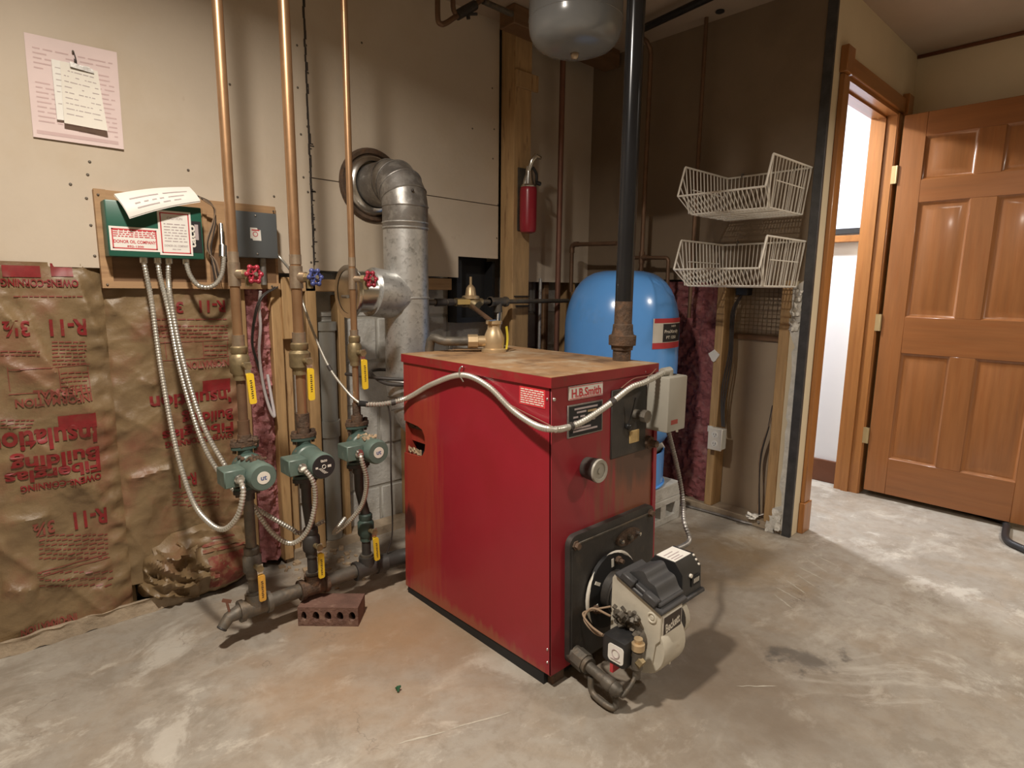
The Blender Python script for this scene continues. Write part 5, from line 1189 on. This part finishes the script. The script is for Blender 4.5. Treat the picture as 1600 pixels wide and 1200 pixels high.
# ================================================================== COPPER PIPES ROUND THE TANK
c4a, c4b = on(878, 95, y=2.2), on(871, 540, y=2.2)
solo('copper_pipe', MB().cyl((2.383, 2.2, .02), (2.383, 2.2, CEIL-.002), .0145, n=16), copperred, 'reddish copper pipe standing between wooden post and the blue tank', 'pipe', (2.383, 2.2, .02))
solo('steel_rod', MB().cyl((2.29, 2.24, .4), (2.29, 2.24, 1.19), .009, n=10), galv, 'thin grey pipe just left of the reddish copper pipe', 'pipe', (2.29, 2.24, .4))
a_, b_, c_ = V(2.49, 2.20, 1.12), V(2.49, 2.20, 1.375), V(2.49, 1.90, 1.368)
cp1 = thing('copper_pipe', 'dull copper pipe bending over the left of the blue tank', 'pipe', tuple(a_))
part('pipe', MB().elbow(a_, b_, c_, .011, .022, 12), copperd, cp1); part('elbow_fitting', MB().elbow(b_+V(0, 0, -.045), b_, b_+V(0, -.045, 0), .014, .022, 12), copperd, cp1)
vx, vy = 2.62, 1.835
cp2 = thing('copper_pipe', 'dull copper pipe rising in the alcove corner behind the black riser', 'pipe', (vx, vy, 1.1))
part('pipe', MB().tube([(vx, vy, 1.0), (vx, vy, 2.27), (vx-.01, vy, 2.30), (vx-.04, vy, 2.325), (vx-.08, vy, 2.33)], .011, 12), copperd, cp2)
part('tee', MB().cyl((vx, vy, 1.27), (vx, vy, 1.33), .015, n=12).cyl((vx, vy, 1.30), (vx, vy-.035, 1.30), .015, n=12), copperd, cp2)
part('branch', MB().elbow((vx, vy+.06, 1.302), (vx, 1.675, 1.295), (vx, 1.675, 1.10), .010, .02, 12), copperd, cp2)
p11 = on(1104, 25, x=2.69); p12 = on(1092, 440, x=2.69)
solo('copper_pipe', MB().cyl((2.69, 1.585, 1.0), (2.69, 1.585, CEIL-.002), .0095, n=14), copperd, 'thin copper pipe standing against the alcove wall behind the baskets', 'pipe', (2.69, 1.585, 1.0))
q1, q2 = on(1002, 46, z=2.345), on(1100, 0, z=2.345); dq = (q2-q1)
cpz = solo('ceiling_pipe', MB().cyl(q1-dq*.1, q2+dq*((-3.09-q2.y)/dq.y), .017, n=14), blackpipe, 'black pipe running under the ceiling in the alcove corner', 'pipe', tuple(q1))
solo('ceiling_plug', MB().lathe(on(1125, 17, z=CEIL-.001), (0, 0, -1), [(.02, 0), (.02, .006), (.008, .012)], 12), black, 'small dark round fitting on the ceiling by the alcove pipe', 'fitting', tuple(on(1125, 17, z=CEIL-.001)))
# pipework near the ceiling left of the expansion tank
tp_ = thing('overhead_pipe', 'dark copper pipe loop with valve hanging near the ceiling beside the post', 'pipe', (1.6, 2.05, 2.2))
yy = 2.05
part('pipe', MB().tube([on(684, -30, y=yy), on(684, 25, y=yy), on(688, 37, y=yy), on(697, 36, y=yy), on(712, 26, y=yy), on(735, 12, y=yy), on(760, -6, y=yy)], .0105, 12, 5), copperd, tp_)
part('pipe', MB().tube([on(708, -30, y=yy), on(708, 10, y=yy), on(712, 22, y=yy)], .010, 12, 3), copperd, tp_)
part('valve_body', MB().cyl(on(714, 24, y=yy), on(742, 8, y=yy), .019, n=12).cyl(on(730, 14, y=yy), on(732, 30, y=yy), .008, n=8).cyl(on(722, 22, y=yy), on(745, 22, y=yy), .006, n=8), castiron, tp_)
part('pipe', MB().cyl(on(755, 2, y=yy), on(800, 22, y=yy+.02), .012, n=12), ironold, tp_)
ob = thing('overhead_beam', 'dark beam end at the ceiling behind the expansion tank', 'beam', (2.05, 2.1, 2.28))
part('beam', MB().bx(1.95, 2.72, 2.10, 2.20, 2.305, CEIL-.002, .003), plydark, ob)

# ================================================================== WIRE BASKETS
def basket(z0, label):
    y0, y1 = 1.072, 1.452; xb_, xf, xs2, xbf = XB-.008, 2.362, 2.316, 2.405
    zt, zs_, zb = z0+.195, z0+.068, z0
    t = thing('wire_basket', label, 'basket', (XB, 1.26, z0), 'white wire baskets on the alcove wall')
    R0, R1 = .0042, .0023
    rim = MB()
    for y in (y0, y1): rim.tube([(xb_, y, zt), (xf+.004, y, zt), (xf, y, zt-.004), (xs2, y, zs_)], R0, 8)
    rim.cyl((xs2, y0, zs_), (xs2, y1, zs_), R0, n=8).cyl((xb_, y0, zt), (xb_, y1, zt), R0, n=8)
    rim.tube([(xb_-.02, y0+.018, zb), (xbf, y0+.018, zb), (xbf, y1-.018, zb), (xb_-.02, y1-.018, zb), (xb_-.02, y0+.018, zb)], R0*.8, 6)
    part('rim', rim, wirew, t)
    en = MB()
    for y, yb in ((y0, y0+.018), (y1, y1-.018)):
        for k in range(13):
            x = xb_-.012-(xb_-xf-.02)*k/12; en.cyl((x, y, zt), (x+(.0 if k < 11 else .012), yb, zb), R1, n=5)
        for k in range(1, 3): f = k/3; en.cyl((xf+(xs2-xf)*f, y, zt+(zs_-zt)*f), (xbf+.01-.01*k, yb, zb), R1, n=5)
        en.cyl((xb_-.04, (y*.55+yb*.45), zb+.105), (xf+.06, (y*.55+yb*.45), zb+.105), R1*1.1, n=5)
    part('end_wires', en, wirew, t, kind='stuff')
    fr_ = MB(); n = 20
    for k in range(n+1):
        y = y0+(y1-y0)*k/n; y2 = y0+.018+(y1-y0-.036)*k/n
        fr_.cyl((xs2, y, zs_), (xbf, y2, zb), R1, n=5)
    part('front_wires', fr_, wirew, t, kind='stuff')
    bb = MB()
    for k in range(n+1):
        y = y0+(y1-y0)*k/n; y2 = y0+.018+(y1-y0-.036)*k/n; bb.cyl((xb_, y, zt), (xb_-.02, y2, zb), R1, n=5)
    part('back_wires', bb, wirew, t, kind='stuff')
    bo_ = MB()
    for k in range(27):
        y2 = y0+.022+(y1-y0-.044)*k/26; bo_.cyl((xbf, y2, zb), (xb_-.02, y2, zb), R1*1.15, n=5)
    for k in range(5): x = xbf+(xb_-.02-xbf)*(k+.5)/5; bo_.cyl((x, y0+.018, zb-.003), (x, y1-.018, zb-.003), R1, n=5)
    part('bottom_wires', bo_, wirew, t, kind='stuff')
    for y in (1.14, 1.38): part('hook', MB().tube([(XB-.0, y, zt+.012), (XB-.016, y, zt+.012), (XB-.018, y, zt-.004)], .003, 6), ironold, t)
basket(1.158, 'lower white wire basket on the alcove wall, nearer the floor')
basket(1.466, 'upper white wire basket on the alcove wall')

# ================================================================== OUTLET, CABLES IN THE ALCOVE
oz0, oz1, oy0, oy1 = .35, .462, 1.378, 1.446
ob_ = thing('outlet_box', 'white surface outlet box on the alcove stud', 'outlet', (XB-.02, 1.41, oz0))
part('box', MB().bx(XB-.045, XB+.003, oy0-.004, oy1-.006, oz0+.004, oz1-.004, .003), mat('box_metal_grey', (.42, .40, .35), .5), ob_)
pl_ = part('cover_plate', MB().bx(XB-.050, XB-.045, oy0-.006, oy1, oz0, oz1, .002), offwhite, ob_)
for z in (oz0+.033, oz1-.033):
    s_ = part('socket', MB().cyl((XB-.050, 1.409, z), (XB-.0515, 1.409, z), .016, n=18), white, pl_)
    part('slots', MB().bx(XB-.0525, XB-.0514, 1.402, 1.404, z-.002, z+.007).bx(XB-.0525, XB-.0514, 1.414, 1.416, z-.002, z+.007).bx(XB-.0525, XB-.0514, 1.4075, 1.4105, z-.010, z-.006), blackmat, s_, kind='stuff')
part('bracket_ear', MB().bx(XB-.004, XB+.003, 1.446, 1.475, oz1-.035, oz1-.005), white, ob_)
sw = solo('box_on_header', MB().bx(XB+.02, XB+.075, 1.33, 1.39, 1.115, 1.155, .004), black, 'small dark box under the lower basket at the top of the bay', 'box', (XB+.05, 1.36, 1.115))
for k in range(3):
    yk = 1.405-.008*k
    solo('house_cable', MB().tube([(XB+.04+.006*k, 1.37, 1.12), (XB+.035, yk+.005, 1.03), (XB+.03, yk, .85-.02*k), (XB+.02, yk+.018-.004*k, .66), (XB+.012, yk+.012, .56), (XB+.0, 1.40-.006*k, .464)], .0045, 8, 8), cable_b, ('dark cable nearest the stud running into the outlet box', 'middle dark cable of three running into the outlet box', 'dark cable farthest from the stud running into the outlet box')[k], 'cable', (XB+.03, 1.4, 1.1), 'dark cables above the outlet')
for k in range(2):
    solo('house_cable', MB().tube([(XB+.05, 1.172+.006*k, .60), (XB+.04, 1.185, .50), (XB+.035, 1.215-.008*k, .36), (XB+.03, 1.205, .22), (XB+.02, 1.195-.01*k, .05)], .0045, 8, 8), cable_b if k else cable_t, ('tan cable', 'dark cable')[k]+' curving down beside the right alcove stud', 'cable', (XB+.03, 1.2, .05))
solo('floor_cable', MB().tube([on(1045, 783, z=.008), on(1090, 795, z=.008), on(1130, 806, z=.008), on(1160, 815, z=.008), on(1185, 820, z=.008), (XB+.0, 1.18, .03)], .007, 8, 8), galvd, 'grey cable lying on the floor along the alcove wall', 'cable', tuple(on(1090, 795, z=.0)))
mb = MB(); rr = random.Random(12)
for k in range(14): mb.box((XB-.0+rr.uniform(-.02, .03), 1.205+rr.uniform(-.03, .03), .045+rr.uniform(-.004, .02)), (.022, .02, .004), 0, Matrix.Rotation(rr.uniform(-.6, .6), 3, 'X') @ Matrix.Rotation(rr.uniform(0, 3), 3, 'Z'))
solo('paper_scraps', mb, white, 'crumpled white scraps on the sill at the foot of the alcove wall', 'scraps', (XB, 1.205, .04))['kind'] = 'stuff'
wt = on(1115, 556, x=XB-.004)
solo('wall_patch', MB().prism([(.026*cos(a)*(1+.25*sin(3*a)), .026*sin(a)*(1+.2*cos(4*a))) for a in [2*pi*i/16 for i in range(16)]], (XB-.003, wt.y, wt.z), Y_, Z_, (.006, 0, 0)), white, 'ragged white patch on the alcove stud above the outlet', 'patch', (XB, wt.y, wt.z-.03))
# black hose under the door
hp = [(3.80, 1.02, .017), (3.79, .80, .017), (3.775, .55, .017), (3.745, .42, .016), (3.69, .365, .0155)]+[tuple(on(px, py, z=.017)) for px, py in ((1572, 842), (1600, 858), (1660, 885))]+[(3.1, -.35, .017), (2.9, -1.2, .017), (3.2, -2.2, .017), (3.3, -3.0, .017)]
solo('black_hose', MB().tube(hp, .0155, 12, 8), hosem, 'black hose on the floor running out from under the open door', 'hose', (3.7, .4, 0))
fl_ob = bpy.data.objects['floor']
scm = mat('scuffed_concrete', (.42, .385, .32), .8, var=.2, scale=30)
rr = random.Random(21)
def scuff(a, b, w0):
    a, b = on(*a, z=.0006), on(*b, z=.0006); d = (b-a); pz = V(-d.y, d.x, 0).normalized(); L_ = []; R2 = []
    for k in range(13):
        t = k/12; c = a.lerp(b, t)+pz*.004*noise.noise((t*5+a.x*9, a.y*7, 1)); ww = w0*max(.08, sin(pi*t)**.5)*(.5+.8*abs(noise.noise((t*7+a.y*30, 3, a.x*5))))
        L_.append(c+pz*ww); R2.append(c-pz*ww)
    part('scuff_mark', MB().add(L_+R2, [(k, k+1, 14+k, 13+k) for k in range(12)]), scm, fl_ob)
for k in range(7): scuff((1268-10*k+rr.uniform(-6, 6), 862+11*k), (1302-10*k+rr.uniform(-6, 10), 884+11*k), .005)
for a, b, w0 in (((1150, 1072), (1215, 1072), .003), ((620, 1162), (700, 1142), .004), ((700, 1140), (800, 1112), .004)): scuff(a, b, w0)
gs = on(622, 1083, z=0)
solo('green_scrap', MB().tube([gs+V(0, 0, .004), gs+V(.006, .008, .012), gs+V(.012, .004, .014)], [.003, .006, .003], 7, 0).box(gs+V(.006, .012, .008), (.012, .006, .004)), greenscrap, 'tiny dark green scrap lying on the concrete floor', 'scrap', tuple(gs))

# the boiler's sheet-metal front leans forward a little towards the floor
for o in bpy.data.objects:
    p = o
    while p.parent: p = p.parent
    if p is boiler and o.type == 'MESH':
        L0 = boiler.location
        for v in o.data.vertices:
            y = v.co.y+L0.y; z = v.co.z+L0.z
            if y < 1.12: v.co.y -= .026*max(0, 1-z/.88)
            elif y > 1.75: v.co.y += .012*max(0, 1-z/.88)
